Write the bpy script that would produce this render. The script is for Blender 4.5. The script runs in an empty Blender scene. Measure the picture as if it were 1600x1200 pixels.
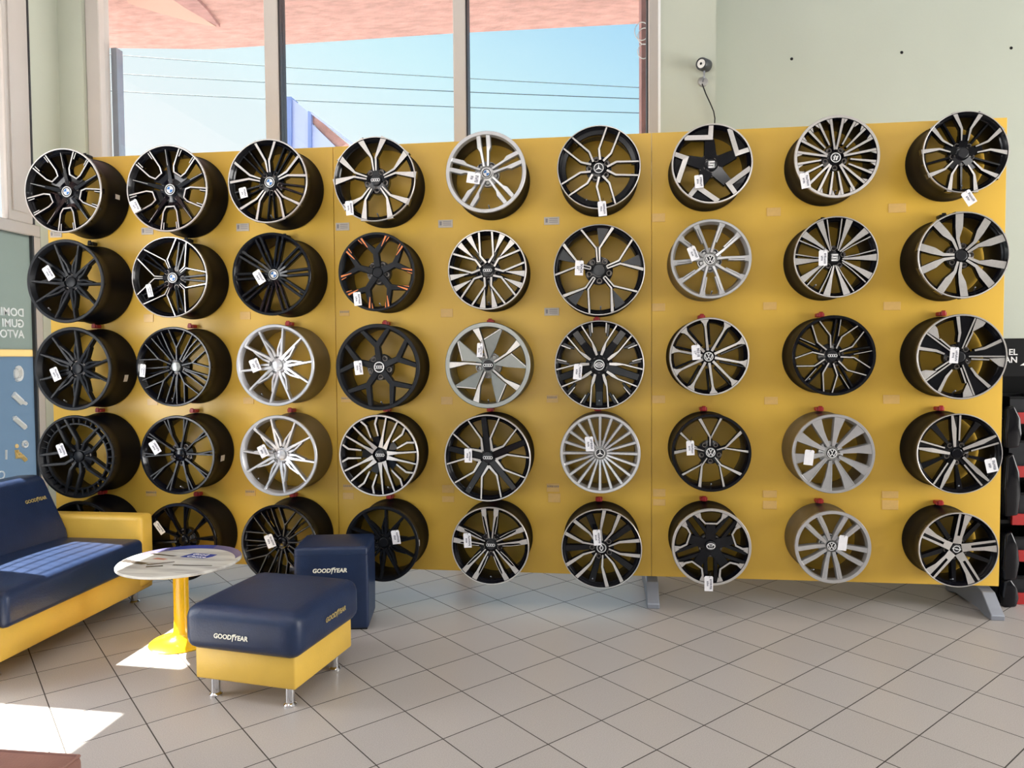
import bpy, bmesh, math, random
from mathutils import Vector, Matrix
PI = math.pi
rnd = random.Random(7)
scn = bpy.context.scene
COL = scn.collection

# ------------------------------------------------------------------ camera
CAM = Vector((3.83014, -4.71399, 1.575))
YAW, PITCH, ROLL, FPX = -0.122458, -0.0375022, 0.0070244, 1146.29
fw = Vector((math.sin(YAW)*math.cos(PITCH), math.cos(YAW)*math.cos(PITCH), math.sin(PITCH)))
rt = Vector((math.cos(YAW), -math.sin(YAW), 0)); dn = fw.cross(rt)
rt2 = rt*math.cos(ROLL) + dn*math.sin(ROLL); dn2 = -rt*math.sin(ROLL) + dn*math.cos(ROLL)
cd = bpy.data.cameras.new('camera'); cam = bpy.data.objects.new('camera', cd); COL.objects.link(cam)
cd.sensor_width = 36; cd.lens = FPX/1600*36; cd.clip_end = 400
M = Matrix((rt2, -dn2, -fw)).transposed().to_4x4(); M.translation = CAM
cam.matrix_world = M
scn.camera = cam
XL_ = -.55

def un(u, v, axis, val):
    d = fw + rt2*((u-800)/FPX) + dn2*((v-600)/FPX)
    t = (val-CAM[axis])/d[axis]
    return CAM + d*t

# ------------------------------------------------------------------ world, sun, lamps, exposure
w = bpy.data.worlds.new('sky'); scn.world = w; w.use_nodes = True
nt = w.node_tree; nt.nodes.clear()
out = nt.nodes.new('ShaderNodeOutputWorld'); bg = nt.nodes.new('ShaderNodeBackground')
tc = nt.nodes.new('ShaderNodeTexCoord'); sx = nt.nodes.new('ShaderNodeSeparateXYZ')
rp = nt.nodes.new('ShaderNodeValToRGB'); ma = nt.nodes.new('ShaderNodeMath'); ma.operation = 'MULTIPLY_ADD'
nt.links.new(tc.outputs['Generated'], sx.inputs[0])
nt.links.new(sx.outputs['X'], ma.inputs[0]); ma.inputs[1].default_value = .42   # whiter haze on the sun's side
nt.links.new(sx.outputs['Z'], ma.inputs[2])
nt.links.new(ma.outputs[0], rp.inputs[0])
cr = rp.color_ramp
cr.elements[0].position = 0.0; cr.elements[0].color = (1.0, 1.05, 1.05, 1)
cr.elements[1].position = .75; cr.elements[1].color = (.22, .50, .97, 1)
for pos, c in ((.13, (.93, 1.05, 1.06)), (.27, (.70, .99, 1.05)), (.42, (.45, .79, 1.02))):
    e = cr.elements.new(pos); e.color = (*c, 1)
nt.links.new(rp.outputs[0], bg.inputs[0]); bg.inputs[1].default_value = 1.38
nt.links.new(bg.outputs[0], out.inputs[0])

sl = bpy.data.lights.new('sun', 'SUN'); sl.energy = 60.0; sl.angle = .009; sl.color = (1, .95, .86)
sun = bpy.data.objects.new('sun', sl); COL.objects.link(sun)
SUN_EL = math.radians(48)
sd = Vector((math.cos(SUN_EL), -.03, -math.sin(SUN_EL)))
sun.rotation_euler = sd.to_track_quat('-Z', 'Y').to_euler(); sun.location = (-6, 0, 8)

def area(name, loc, rot, sxx, syy, en, col=(1, 1, 1)):
    l = bpy.data.lights.new(name, 'AREA'); l.shape = 'RECTANGLE'; l.size = sxx; l.size_y = syy
    l.energy = en; l.color = col
    o = bpy.data.objects.new(name, l); COL.objects.link(o); o.location = loc; o.rotation_euler = rot
    return o
for i, (lx, ly) in enumerate(((1.2, -3.6), (4.2, -3.6), (7.2, -3.6), (1.2, -6.4), (4.2, -6.4), (7.2, -6.4))):
    area('fill_lamp', (lx, ly, 4.42), (0, 0, 0), 1.8, .5, 34, (1, .98, .96))  # fill lamps added overhead to brighten the room
# fill panel added at an assumed street-front opening behind the camera
area('front_fill_light', (2.0, -8.3, 1.7), (PI/2, 0, 0), 4.6, 2.3, 12, (.95, .97, 1))
# fill panels added at both sides; right window only assumed, the wall is solid
area('side_fill_light', (10.85, -1.9, 1.9), (0, PI/2, 0), 3.0, 3.4, 560, (1, .98, .96))
area('side_fill_light', (XL_+.02, -2.3, 1.5), (0, -PI/2, 0), 2.2, 1.3, 100, (.97, .98, 1))  # added to strengthen the daylight at the left glazing

scn.view_settings.view_transform = 'Standard'
scn.view_settings.look = 'None'
scn.view_settings.exposure = -0.45
scn.view_settings.gamma = 1.0
scn.view_settings.use_curve_mapping = False

# ------------------------------------------------------------------ materials
MATS = {}
def mat(name, col, rough=.5, metal=0.0, noise=None, coat=0.0, bump=None, spec=None, trans=None):
    if name in MATS: return MATS[name]
    m = bpy.data.materials.new(name); m.use_nodes = True; t = m.node_tree
    b = t.nodes['Principled BSDF']
    b.inputs['Base Color'].default_value = (*col, 1); b.inputs['Roughness'].default_value = rough
    b.inputs['Metallic'].default_value = metal
    if coat: b.inputs['Coat Weight'].default_value = coat; b.inputs['Coat Roughness'].default_value = .08
    if spec is not None: b.inputs['Specular IOR Level'].default_value = spec
    if noise or bump:
        co = t.nodes.new('ShaderNodeTexCoord')
    if noise:
        sc, amt = noise[0], noise[1]
        n = t.nodes.new('ShaderNodeTexNoise'); n.inputs['Scale'].default_value = sc; n.inputs['Detail'].default_value = 6
        mp = t.nodes.new('ShaderNodeMapping')
        if len(noise) > 2: mp.inputs['Scale'].default_value = noise[2]
        t.links.new(co.outputs['Object'], mp.inputs[0]); t.links.new(mp.outputs[0], n.inputs['Vector'])
        r = t.nodes.new('ShaderNodeValToRGB')
        r.color_ramp.elements[0].position = .3; r.color_ramp.elements[1].position = .7
        r.color_ramp.elements[0].color = (*[c*(1-amt) for c in col], 1)
        r.color_ramp.elements[1].color = (*[min(1, c*(1+amt)) for c in col], 1)
        t.links.new(n.outputs['Fac'], r.inputs[0]); t.links.new(r.outputs[0], b.inputs['Base Color'])
    if bump:
        n2 = t.nodes.new('ShaderNodeTexNoise'); n2.inputs['Scale'].default_value = bump[0]; n2.inputs['Detail'].default_value = 4
        t.links.new(co.outputs['Object'], n2.inputs['Vector'])
        bp = t.nodes.new('ShaderNodeBump'); bp.inputs['Strength'].default_value = bump[1]; bp.inputs['Distance'].default_value = .01
        t.links.new(n2.outputs['Fac'], bp.inputs['Height']); t.links.new(bp.outputs[0], b.inputs['Normal'])
    MATS[name] = m
    return m

M_panel = mat('yellow laminate', (.86, .53, .075), .33, noise=(1.2, .03))
M_panel_edge = mat('laminate edge', (.55, .33, .04), .5)
M_wall = mat('pale green paint', (.50, .53, .455), .75, noise=(1.1, .03), bump=(60, .05))
M_wall_in = mat('grey paint', (.30, .30, .29), .8, noise=(1.1, .03))
M_ceiling = mat('ceiling grey', (.45, .44, .43), .8, noise=(2, .02))
M_frame = mat('window frame', (.52, .48, .455), .4, noise=(3, .02))
M_gasket = mat('gasket black', (.03, .03, .035), .5)
M_grout = mat('grout', (.055, .047, .04), .9, noise=(30, .2))
M_blue = mat('navy leatherette', (.013, .026, .070), .38, noise=(9, .12), bump=(140, .12), spec=.42)
M_yel = mat('yellow leatherette', (.74, .47, .075), .38, noise=(6, .05), bump=(140, .12))
M_brown = mat('brown leatherette', (.26, .13, .105), .42, noise=(8, .12), bump=(140, .15))
M_chrome = mat('chrome', (.72, .73, .76), .12, 1.0, noise=(20, .02))
M_lacquer = mat('yellow lacquer', (.85, .50, .01), .22, coat=.6, noise=(5, .02))
M_print_w = mat('white lettering', (.86, .84, .72), .5, noise=(40, .03))
M_print_g = mat('dull gold lettering', (.42, .32, .12), .5, noise=(40, .05))
M_black = mat('gloss black enamel', (.004, .004, .0065), .16, coat=.2, noise=(4, .1), spec=.28)
M_satin = mat('satin black enamel', (.007, .008, .011), .38, noise=(4, .1), spec=.28)
M_barrel = mat('barrel black', (.006, .006, .008), .36, noise=(4, .1), spec=.16)
M_sbarrel = mat('barrel grey', (.22, .205, .19), .34, .8, noise=(4, .05))
M_mach = mat('machined aluminium', (.62, .59, .57), .34, .7, noise=(90, .05))
M_silver = mat('silver enamel', (.47, .465, .46), .32, .7, coat=.2, noise=(30, .03))
M_hyper = mat('bright silver enamel', (.60, .595, .61), .30, .75, coat=.2, noise=(30, .03))
M_grey = mat('grey enamel', (.25, .26, .25), .30, .85, noise=(30, .04))
M_dkgrey = mat('dark grey enamel', (.06, .062, .066), .4, .4, noise=(30, .05))
M_orange = mat('orange accent', (.75, .22, .06), .35, noise=(30, .05))
M_bolt = mat('bolt recess', (.24, .21, .19), .4, .7, noise=(20, .1))
M_cap = mat('cap black', (.012, .012, .015), .3, noise=(20, .1))
M_white = mat('emblem white', (.82, .82, .82), .35, noise=(20, .03))
M_eblue = mat('emblem blue', (.03, .16, .45), .35, noise=(20, .05))
M_card = mat('white card', (.86, .85, .88), .6, noise=(40, .03))
M_ink = mat('ink', (.05, .05, .09), .7, noise=(40, .1))
M_bin = mat('bin grey', (.018, .019, .022), .4, noise=(20, .1), spec=.3)
M_red = mat('red plastic', (.42, .02, .02), .4, noise=(20, .08))
M_dark = mat('black plastic', (.006, .006, .007), .35, noise=(20, .1), spec=.25)
M_steel = mat('grey steel', (.30, .32, .37), .42, .5, noise=(12, .05))
M_tagc = mat('placard grey', (.62, .55, .47), .35, noise=(30, .04))
M_tagf = mat('placard clear', (.84, .53, .17), .3, noise=(30, .05))
M_tagink = mat('placard print', (.30, .27, .28), .6, noise=(40, .05))
M_stucco = mat('pink stucco', (.35, .185, .16), .9, noise=(7, .22, (1, 2.5, 1)), bump=(30, .8))
M_stucco_d = mat('rose and shaded stucco', (.29, .14, .13), .9, noise=(7, .2, (1, 2.5, 1)), bump=(30, .8))  # pillar's pink; on the canopy step its darkness is painted shade
M_stucco_s = mat('smooth salmon render', (.40, .22, .17), .8, noise=(2, .04))
M_ground = mat('pale concrete', (.42, .40, .385), .9, noise=(.8, .12))
M_sign = mat('sign blue grey', (.40, .45, .68), .5, noise=(2, .05))
M_sign2 = mat('sign blue edge', (.17, .24, .50), .5, noise=(2, .05))
M_wire = mat('power line', (.03, .06, .07), .6, noise=(2, .1))
M_tile = None
def tile_mat():
    m = bpy.data.materials.new('stoneware'); m.use_nodes = True; t = m.node_tree; b = t.nodes['Principled BSDF']
    co = t.nodes.new('ShaderNodeTexCoord'); oi = t.nodes.new('ShaderNodeObjectInfo')
    n = t.nodes.new('ShaderNodeTexNoise'); n.inputs['Scale'].default_value = 260; n.inputs['Detail'].default_value = 2
    t.links.new(co.outputs['Object'], n.inputs['Vector'])
    r = t.nodes.new('ShaderNodeValToRGB'); r.color_ramp.elements[0].position = .35; r.color_ramp.elements[1].position = .65
    r.color_ramp.elements[0].color = (.37, .343, .328, 1); r.color_ramp.elements[1].color = (.475, .442, .424, 1)
    t.links.new(n.outputs['Fac'], r.inputs[0])
    hs = t.nodes.new('ShaderNodeHueSaturation'); mr = t.nodes.new('ShaderNodeMapRange')
    mr.inputs['To Min'].default_value = .96; mr.inputs['To Max'].default_value = 1.03
    t.links.new(oi.outputs['Random'], mr.inputs[0]); t.links.new(mr.outputs[0], hs.inputs['Value'])
    t.links.new(r.outputs[0], hs.inputs['Color']); t.links.new(hs.outputs[0], b.inputs['Base Color'])
    b.inputs['Roughness'].default_value = .34; b.inputs['Specular IOR Level'].default_value = .4
    return m
M_tile = tile_mat()
def glass_mat():
    m = bpy.data.materials.new('window glass'); m.use_nodes = True; t = m.node_tree
    t.nodes.clear(); o = t.nodes.new('ShaderNodeOutputMaterial'); a = t.nodes.new('ShaderNodeBsdfTransparent')
    g = t.nodes.new('ShaderNodeBsdfGlossy'); g.inputs['Roughness'].default_value = .02
    mx = t.nodes.new('ShaderNodeMixShader'); mx.inputs[0].default_value = .04
    a.inputs[0].default_value = (.95, .97, .98, 1)
    t.links.new(a.outputs[0], mx.inputs[1]); t.links.new(g.outputs[0], mx.inputs[2]); t.links.new(mx.outputs[0], o.inputs[0])
    return m
M_glass = glass_mat()
def film_mat(name, col, tr=.75):
    m = bpy.data.materials.new(name); m.use_nodes = True; t = m.node_tree
    t.nodes.clear(); o = t.nodes.new('ShaderNodeOutputMaterial'); a = t.nodes.new('ShaderNodeBsdfTranslucent')
    d = t.nodes.new('ShaderNodeBsdfDiffuse'); mx = t.nodes.new('ShaderNodeMixShader'); mx.inputs[0].default_value = 1-tr
    co = t.nodes.new('ShaderNodeTexCoord'); n = t.nodes.new('ShaderNodeTexNoise'); n.inputs['Scale'].default_value = 3
    r = t.nodes.new('ShaderNodeValToRGB')
    r.color_ramp.elements[0].color = (*[c*.95 for c in col], 1); r.color_ramp.elements[1].color = (*col, 1)
    t.links.new(co.outputs['Object'], n.inputs['Vector']); t.links.new(n.outputs['Fac'], r.inputs[0])
    t.links.new(r.outputs[0], a.inputs[0]); t.links.new(r.outputs[0], d.inputs[0])
    t.links.new(a.outputs[0], mx.inputs[1]); t.links.new(d.outputs[0], mx.inputs[2]); t.links.new(mx.outputs[0], o.inputs[0])
    return m
M_film_grey = film_mat('grey green film', (.205, .232, .225), .7)
M_film_blue = film_mat('blue film', (.155, .20, .25), .7)
M_film_yel = film_mat('yellow film', (.40, .345, .22))
M_film_white = mat('white film', (.85, .88, .90), .5, noise=(20, .03))
M_film_gold = mat('gold film', (.85, .60, .22), .5, noise=(20, .03))
def table_mat():      # printed table top: pale advert picture with a violet band along the far edge
    m = bpy.data.materials.new('printed table top'); m.use_nodes = True; t = m.node_tree; b = t.nodes['Principled BSDF']
    co = t.nodes.new('ShaderNodeTexCoord'); mp = t.nodes.new('ShaderNodeMapping'); mp.inputs['Scale'].default_value = (2.5, 14, 1)
    n = t.nodes.new('ShaderNodeTexNoise'); n.inputs['Scale'].default_value = 1.0; n.inputs['Detail'].default_value = 5
    t.links.new(co.outputs['Object'], mp.inputs[0]); t.links.new(mp.outputs[0], n.inputs['Vector'])
    r = t.nodes.new('ShaderNodeValToRGB')
    r.color_ramp.elements[0].position = .30; r.color_ramp.elements[0].color = (.36, .34, .32, 1)
    r.color_ramp.elements[1].position = .55; r.color_ramp.elements[1].color = (.66, .65, .60, 1)
    t.links.new(n.outputs['Fac'], r.inputs[0]); t.links.new(r.outputs[0], b.inputs['Base Color'])
    b.inputs['Roughness'].default_value = .25
    return m
M_table = table_mat()
M_violet = mat('violet print', (.13, .12, .26), .25, noise=(6, .06))
M_tblue = mat('blue print', (.05, .07, .30), .25, noise=(6, .06))
M_tdark = mat('dark print', (.07, .06, .055), .25, noise=(14, .3))
M_tred = mat('faded red print', (.50, .19, .14), .25, noise=(14, .2))

# ------------------------------------------------------------------ mesh helpers
class MB:
    def __init__(s): s.v = []; s.f = []; s.m = []
    def add(s, verts, faces, mi=0):
        o = len(s.v); s.v += [tuple(x) for x in verts]
        for f in faces: s.f.append([o+i for i in f]); s.m.append(mi)
    def box(s, a, b, mi=0):
        (x0, y0, z0), (x1, y1, z1) = a, b
        s.add([(x0,y0,z0),(x1,y0,z0),(x1,y1,z0),(x0,y1,z0),(x0,y0,z1),(x1,y0,z1),(x1,y1,z1),(x0,y1,z1)],
              [(3,2,1,0),(4,5,6,7),(0,1,5,4),(1,2,6,5),(2,3,7,6),(3,0,4,7)], mi)
    def prism(s, poly, d0, d1, axis=1, mi=0):      # poly in the two other axes
        def P(a, b, d): return {0: (d, a, b), 1: (a, d, b), 2: (a, b, d)}[axis]
        n = len(poly)
        s.add([P(a, b, d0) for a, b in poly]+[P(a, b, d1) for a, b in poly],
              [list(range(n)), list(range(2*n-1, n-1, -1))]+[(i, (i+1) % n, n+(i+1) % n, n+i) for i in range(n)], mi)
    def lathe(s, prof, seg=48, axis='y', mi=0, close=False, c=(0,0,0), ranges=None):
        n = len(prof); vs = []
        for k in range(seg):
            a = 2*PI*k/seg
            for r, d in prof:
                if axis == 'y': vs.append((c[0]+r*math.sin(a), c[1]+d, c[2]+r*math.cos(a)))
                else: vs.append((c[0]+r*math.cos(a), c[1]+r*math.sin(a), c[2]+d))
        o = len(s.v); s.v += vs
        for k in range(seg):
            k2 = (k+1) % seg
            for i in range(n if close else n-1):
                j = (i+1) % n
                s.f.append([o+k*n+i, o+k*n+j, o+k2*n+j, o+k2*n+i])
                s.m.append(ranges[i] if ranges else mi)
    def disc(s, r, d, seg=24, axis='y', mi=0, c=(0,0,0)):
        if axis == 'y': vs = [(c[0]+r*math.sin(2*PI*k/seg), c[1]+d, c[2]+r*math.cos(2*PI*k/seg)) for k in range(seg)]
        else: vs = [(c[0]+r*math.cos(2*PI*k/seg), c[1]+r*math.sin(2*PI*k/seg), c[2]+d) for k in range(seg)]
        s.add(vs, [list(range(seg))], mi)
    def tube(s, pts, r, seg=8, mi=0, closed=False):
        pts = [Vector(p) for p in pts]; n = len(pts); rings = []
        for i, p in enumerate(pts):
            if closed: t = pts[(i+1) % n]-pts[i-1]
            else: t = pts[min(i+1, n-1)]-pts[max(i-1, 0)]
            t.normalize(); up = Vector((0, 0, 1)) if abs(t.z) < .9 else Vector((1, 0, 0))
            a = t.cross(up).normalized(); b = t.cross(a)
            rings.append([p+a*r*math.cos(2*PI*k/seg)+b*r*math.sin(2*PI*k/seg) for k in range(seg)])
        fs = []
        for i in range(n if closed else n-1):
            j = (i+1) % n
            for k in range(seg): fs.append((i*seg+k, i*seg+(k+1) % seg, j*seg+(k+1) % seg, j*seg+k))
        if not closed: fs += [list(range(seg))[::-1], [(n-1)*seg+k for k in range(seg)]]
        s.add([v for r_ in rings for v in r_], fs, mi)
    def mesh(s, name, mats, smooth=False, bevel=None, tri=False, recalc=True, ang=40):
        me = bpy.data.meshes.new(name); me.from_pydata(s.v, [], s.f)
        for m in mats: me.materials.append(m)
        for p, mi in zip(me.polygons, s.m): p.material_index = mi
        bm = bmesh.new(); bm.from_mesh(me)
        if recalc: bmesh.ops.recalc_face_normals(bm, faces=bm.faces)
        if bevel:
            es = [e for e in bm.edges if len(e.link_faces) == 2 and e.calc_face_angle(0) > .5]
            bmesh.ops.bevel(bm, geom=es, offset=bevel[0], segments=bevel[1], profile=.5, affect='EDGES', clamp_overlap=True)
        if tri: bmesh.ops.triangulate(bm, faces=[f for f in bm.faces if len(f.verts) > 4])
        if smooth:
            for f in bm.faces: f.smooth = True
            for e in bm.edges:
                if len(e.link_faces) == 2 and e.calc_face_angle(0) > math.radians(ang): e.smooth = False
        bm.to_mesh(me); bm.free()
        return me
def link(name, me, parent=None, loc=(0,0,0), rot=(0,0,0)):
    o = bpy.data.objects.new(name, me); COL.objects.link(o); o.location = loc; o.rotation_euler = rot
    if parent: o.parent = parent
    return o
def tag(o, label, cat, group=None):
    o['label'] = label; o['category'] = cat
    if group: o['group'] = group
    return o
def thing(name, label, cat, loc=(0,0,0), rotz=0, group=None):
    o = bpy.data.objects.new(name, None); COL.objects.link(o); o.location = loc; o.rotation_euler = (0, 0, rotz)
    o.empty_display_size = .05
    return tag(o, label, cat, group)
def struct(name, mb, mats, parent=None, **k):
    o = link(name, mb.mesh(name, mats, **k), parent)
    if not parent: o['kind'] = 'structure'
    return o
def sbox(name, a, b, m, parent=None, bevel=None):
    mb = MB(); mb.box(a, b); return struct(name, mb, [m], parent, bevel=bevel)
def text_mesh(body, size, m, bold=.0, shear=0, depth=.001, align='CENTER'):
    cu = bpy.data.curves.new('t', 'FONT'); cu.body = body; cu.size = size; cu.offset = bold; cu.shear = shear
    cu.extrude = depth; cu.align_x = align; cu.align_y = 'CENTER'; cu.resolution_u = 3
    o = bpy.data.objects.new('t', cu); COL.objects.link(o)
    bpy.context.view_layer.update()
    me = bpy.data.meshes.new_from_object(o.evaluated_get(bpy.context.evaluated_depsgraph_get()))
    bpy.data.objects.remove(o); bpy.data.curves.remove(cu)
    me.materials.clear(); me.materials.append(m)
    return me
def join_meshes(lst, name, mats):
    bm = bmesh.new()
    for me, mx in lst:
        n0 = len(bm.verts); bm.from_mesh(me); bm.verts.ensure_lookup_table()
        bmesh.ops.transform(bm, matrix=mx, verts=bm.verts[n0:])
    me = bpy.data.meshes.new(name); bm.to_mesh(me); bm.free()
    for m in mats: me.materials.append(m)
    return me

# ------------------------------------------------------------------ room shell
YB = .87           # window wall
XL = -.55          # left wall
# floor: grout bed and single tiles
mb = MB(); mb.box((XL-.02, -8.4, -.12), (11.0, 1.32, -.001)); floor = struct('floor', mb, [M_grout])
P, TH, PH = .307, math.radians(45.7), (.0204, .49924)
c_, s_ = math.cos(TH), math.sin(TH)
hs = P/2-.0021
mb = MB()
mb.add([(-hs,-hs,-.0012),(hs,-hs,-.0012),(hs,hs,-.0012),(-hs,hs,-.0012),
        (-hs+.0004,-hs+.0004,0),(hs-.0004,-hs+.0004,0),(hs-.0004,hs-.0004,0),(-hs+.0004,hs-.0004,0)],
       [(4,5,6,7)])
mb.add(mb.v[:8], [(0,1,5,4),(1,2,6,5),(2,3,7,6),(3,0,4,7)], 1)
tile_me = mb.mesh('tile', [M_tile, M_grout], recalc=False)
cands = []
def inview(x, y):
    d = Vector((x, y, 0))-CAM; z = d.dot(fw)
    if z < .3: return False
    u = 800+FPX*d.dot(rt2)/z; v = 600+FPX*d.dot(dn2)/z
    return -90 < u < 1690 and 560 < v < 1290
rest = MB()
for i in range(-45, 46):
    for j in range(-45, 46):
        a, b = (i+.5+PH[0])*P, (j+.5+PH[1])*P
        x, y = a*c_-b*s_, a*s_+b*c_
        x, y = a*c_+b*(-s_), a*s_+b*c_
        # row-vector lattice: Q = (n+ph)*P @ [[c,s],[-s,c]]
        if XL+.22 < x < 10.7 and -8.1 < y < YB-.22 and not (x > 4.6 and y > 1.0):
            cands.append((Vector((x, y, 0))-CAM, x, y))
vis = sorted([c for c in cands if inview(c[1], c[2])], key=lambda c: c[0].length)
vis_ids = set(id(c) for c in vis[:300])
for n, (d, x, y) in enumerate(vis[:300]):
    o = link('tile', tile_me, floor, (x, y, rnd.uniform(-.0001, .0001)), (rnd.uniform(-.0004, .0004), rnd.uniform(-.0004, .0004), TH))
cz, szz = math.cos(TH), math.sin(TH)
for c in cands:
    if id(c) in vis_ids: continue
    _, x, y = c
    q = [(-hs,-hs),(hs,-hs),(hs,hs),(-hs,hs)]
    rest.add([(x+a*cz-b*szz, y+a*szz+b*cz, 0) for a, b in q]+[(x+a*cz-b*szz, y+a*szz+b*cz, -.004) for a, b in q],
             [(0,1,2,3),(4,5,1,0),(5,6,2,1),(6,7,3,2),(7,4,0,3)])
o = link('tile_field', rest.mesh('tile_field', [M_tile], recalc=False), floor); o['kind'] = 'stuff'

CEIL = 4.8
ceiling = sbox('ceiling', (XL-.2, -8.4, CEIL), (11.0, YB+.2, CEIL+.15), M_ceiling)
for lx, ly in ((1.2, -3.6), (4.2, -3.6), (7.2, -3.6), (1.2, -6.4), (4.2, -6.4), (7.2, -6.4)):
    mb = MB(); mb.box((lx-.94, ly-.29, 4.44), (lx+.94, ly+.29, 4.48)); mb.box((lx-.8, ly-.01, 4.48), (lx-.78, ly+.01, CEIL)); mb.box((lx+.78, ly-.01, 4.48), (lx+.8, ly+.01, CEIL)); link('fill_lamp_housing', mb.mesh('fill_lamp_housing', [M_white]), ceiling)  # housings made up for the added fill lamps

# window wall at the back: sill wall below, pier at the left, pier with the security camera at the right
sbox('wall_back', (XL-.2, YB, -.1), (4.20, YB+.22, .03), M_wall)
mb = MB()
mb.box((XL-.2, YB-.02, 0), (-.335, YB+.22, CEIL)); struct('wall_back_pier', mb, [M_wall])['kind'] = 'structure'
sbox('wall_back_column', (4.262, YB, 0), (4.66, YB+.5, CEIL), M_wall)
wr = sbox('wall_right', (4.6, 1.30, 0), (11.0, 1.5, CEIL), M_wall)
sbox('wall_far_right', (10.9, -8.4, 0), (11.05, 1.5, CEIL), M_wall)
mb = MB(); mb.box((XL-.2, -8.6, 2.9), (11.0, -8.4, CEIL)); mb.box((XL-.2, -8.6, -.1), (11.0, -8.4, .5)); mb.box((4.5, -8.6, .5), (11.0, -8.4, 2.9)); struct('wall_front', mb, [M_wall_in])  # unseen wall with an assumed opening, partly closed to cut frontal light
# window frames
ZT = CEIL
win = sbox('window_1', (-.335, YB+.02, .0), (4.262, YB+.14, .09), M_frame)
fr = lambda x0, x1: sbox('window_frame', (x0, YB+.015, .09), (x1, YB+.15, ZT), M_frame, win, bevel=(.006, 1))
fr(-.335, -.215); fr(1.19, 1.30); fr(2.705, 2.80); fr(4.175, 4.262)
for x in (1.30, 2.80): sbox('gasket', (x, YB+.035, .09), (x+.014, YB+.14, ZT), M_gasket, win)
sbox('gasket', (4.163, YB+.035, .09), (4.175, YB+.14, ZT), M_gasket, win)
sbox('window_trim', (4.245, YB-.012, .3), (4.262, YB+.02, ZT), M_white, win)
for x0, x1 in ((-.215, 1.19), (1.314, 2.705), (2.814, 4.163)):
    sbox('pane', (x0, YB+.08, .09), (x1, YB+.088, ZT), M_glass, win)
sbox('window_casement', (-.215, YB+.16, .09), (-.165, YB+.24, 4.16), M_steel, win)

# left glazed wall: door beside the panel, glazing towards the street
d1 = sbox('door_1', (XL-.05, -.40, 2.535), (XL, .60, 2.625), M_frame, bevel=(.006, 1))
sbox('door_post', (XL-.05, .525, 0), (XL, .60, 2.535), M_frame, d1, bevel=(.006, 1))
sbox('door_gasket', (XL-.03, .508, .1), (XL+.004, .525, 2.535), M_gasket, d1)
sbox('door_post', (XL-.05, -.46, 0), (XL, -.40, 2.535), M_frame, d1)
sbox('door_rail', (XL-.05, -.40, 0), (XL, .525, .10), M_frame, d1)
sbox('glass_film', (XL-.03, -.40, 1.655), (XL-.022, .508, 2.535), M_film_grey, d1)
sbox('glass_band', (XL-.03, -.40, 1.600), (XL-.022, .508, 1.655), M_film_yel, d1)
sbox('glass_film', (XL-.03, -.40, .10), (XL-.022, .508, 1.600), M_film_blue, d1)
# mirror-written film lettering, as seen from inside
def film_text(body, y, z, size, m):
    me = text_mesh(body, size, m, bold=size*.02, depth=.0005, align='LEFT')
    o = link('lettering', me, d1, (XL-.018, y, z), (PI/2, 0, -PI/2)); return o
for body, v in (('DOMIN', 489.5), ('GUMI', 506.5), ('AVTOU', 523)):
    pt = un(41, v, 0, XL); film_text(body, pt.y, pt.z, .085, M_film_white)
pt = un(12, 742, 0, XL); film_text('Co', pt.y, pt.z, .09, M_film_white)
def film_icon(name, prims, m):
    mb_ = MB()
    for kind, *a in prims:
        if kind == 'ring':
            u, v, ru, rv, wd = a; n = 20
            pr = []
            for k in range(n):
                t = 2*PI*k/n; p0 = un(u+ru*math.cos(t), v+rv*math.sin(t), 0, XL-.018); pr.append((XL-.018, p0.y, p0.z))
            mb_.tube(pr, wd, 5, closed=True)
        elif kind == 'disc':
            u, v, ru, rv = a; n = 16; pr = []
            for k in range(n):
                t = 2*PI*k/n; p0 = un(u+ru*math.cos(t), v+rv*math.sin(t), 0, XL-.018); pr.append((p0.y, p0.z))
            mb_.prism(pr, XL-.021, XL-.017, 0)
        else:
            ptss, wd = a
            mb_.tube([(XL-.018, un(u, v, 0, XL-.018).y, un(u, v, 0, XL-.018).z) for u, v in ptss], wd, 5)
    o = link(name, mb_.mesh(name, [m]), d1); return o
film_icon('tyre_icon', [('ring', 28.5, 584, 4.5, 9.5, .018), ('ring', 30, 584, 1.8, 5, .008)], M_film_white)
film_icon('shock_absorber_icon', [('line', [(20, 616), (34, 629)], .026), ('line', [(34, 628), (41, 631)], .014)], M_film_white)
film_icon('damper_icon', [('line', [(22, 653), (39, 668)], .022), ('disc', 22.5, 653, 2.5, 3), ('disc', 39, 668, 2.5, 3)], M_film_white)
film_icon('clock_icon', [('ring', 39, 694, 3.8, 4.5, .009), ('line', [(39, 691), (39, 694), (41, 693)], .005)], M_film_white)
film_icon('seated_person_icon', [('disc', 26.5, 697, 2.8, 3.4), ('line', [(26, 703), (26, 714), (34, 713), (40, 719)], .018), ('line', [(27, 706), (33, 710)], .01)], M_film_gold)
film_icon('stroke', [('line', [(9.5, 703), (9.5, 718)], .008)], M_film_white)
# fanlight above the door
w2 = sbox('window_2', (XL-.06, .29, 2.625), (XL, .53, CEIL), M_frame, bevel=(.006, 1))
sbox('window_frame', (XL-.045, .33, 2.7), (XL+.012, .47, CEIL), M_frame, w2)
sbox('gasket', (XL-.03, .53, 2.625), (XL+.002, .545, CEIL), M_gasket, w2)
sbox('pane', (XL-.03, -.46, 2.625), (XL-.024, .29, CEIL), M_glass, w2)
mb = MB(); mb.box((XL-.2, .60, 0), (XL, YB, 2.625)); mb.box((XL-.2, .545, 2.625), (XL, YB, CEIL)); struct('wall_left', mb, [M_wall])
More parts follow.
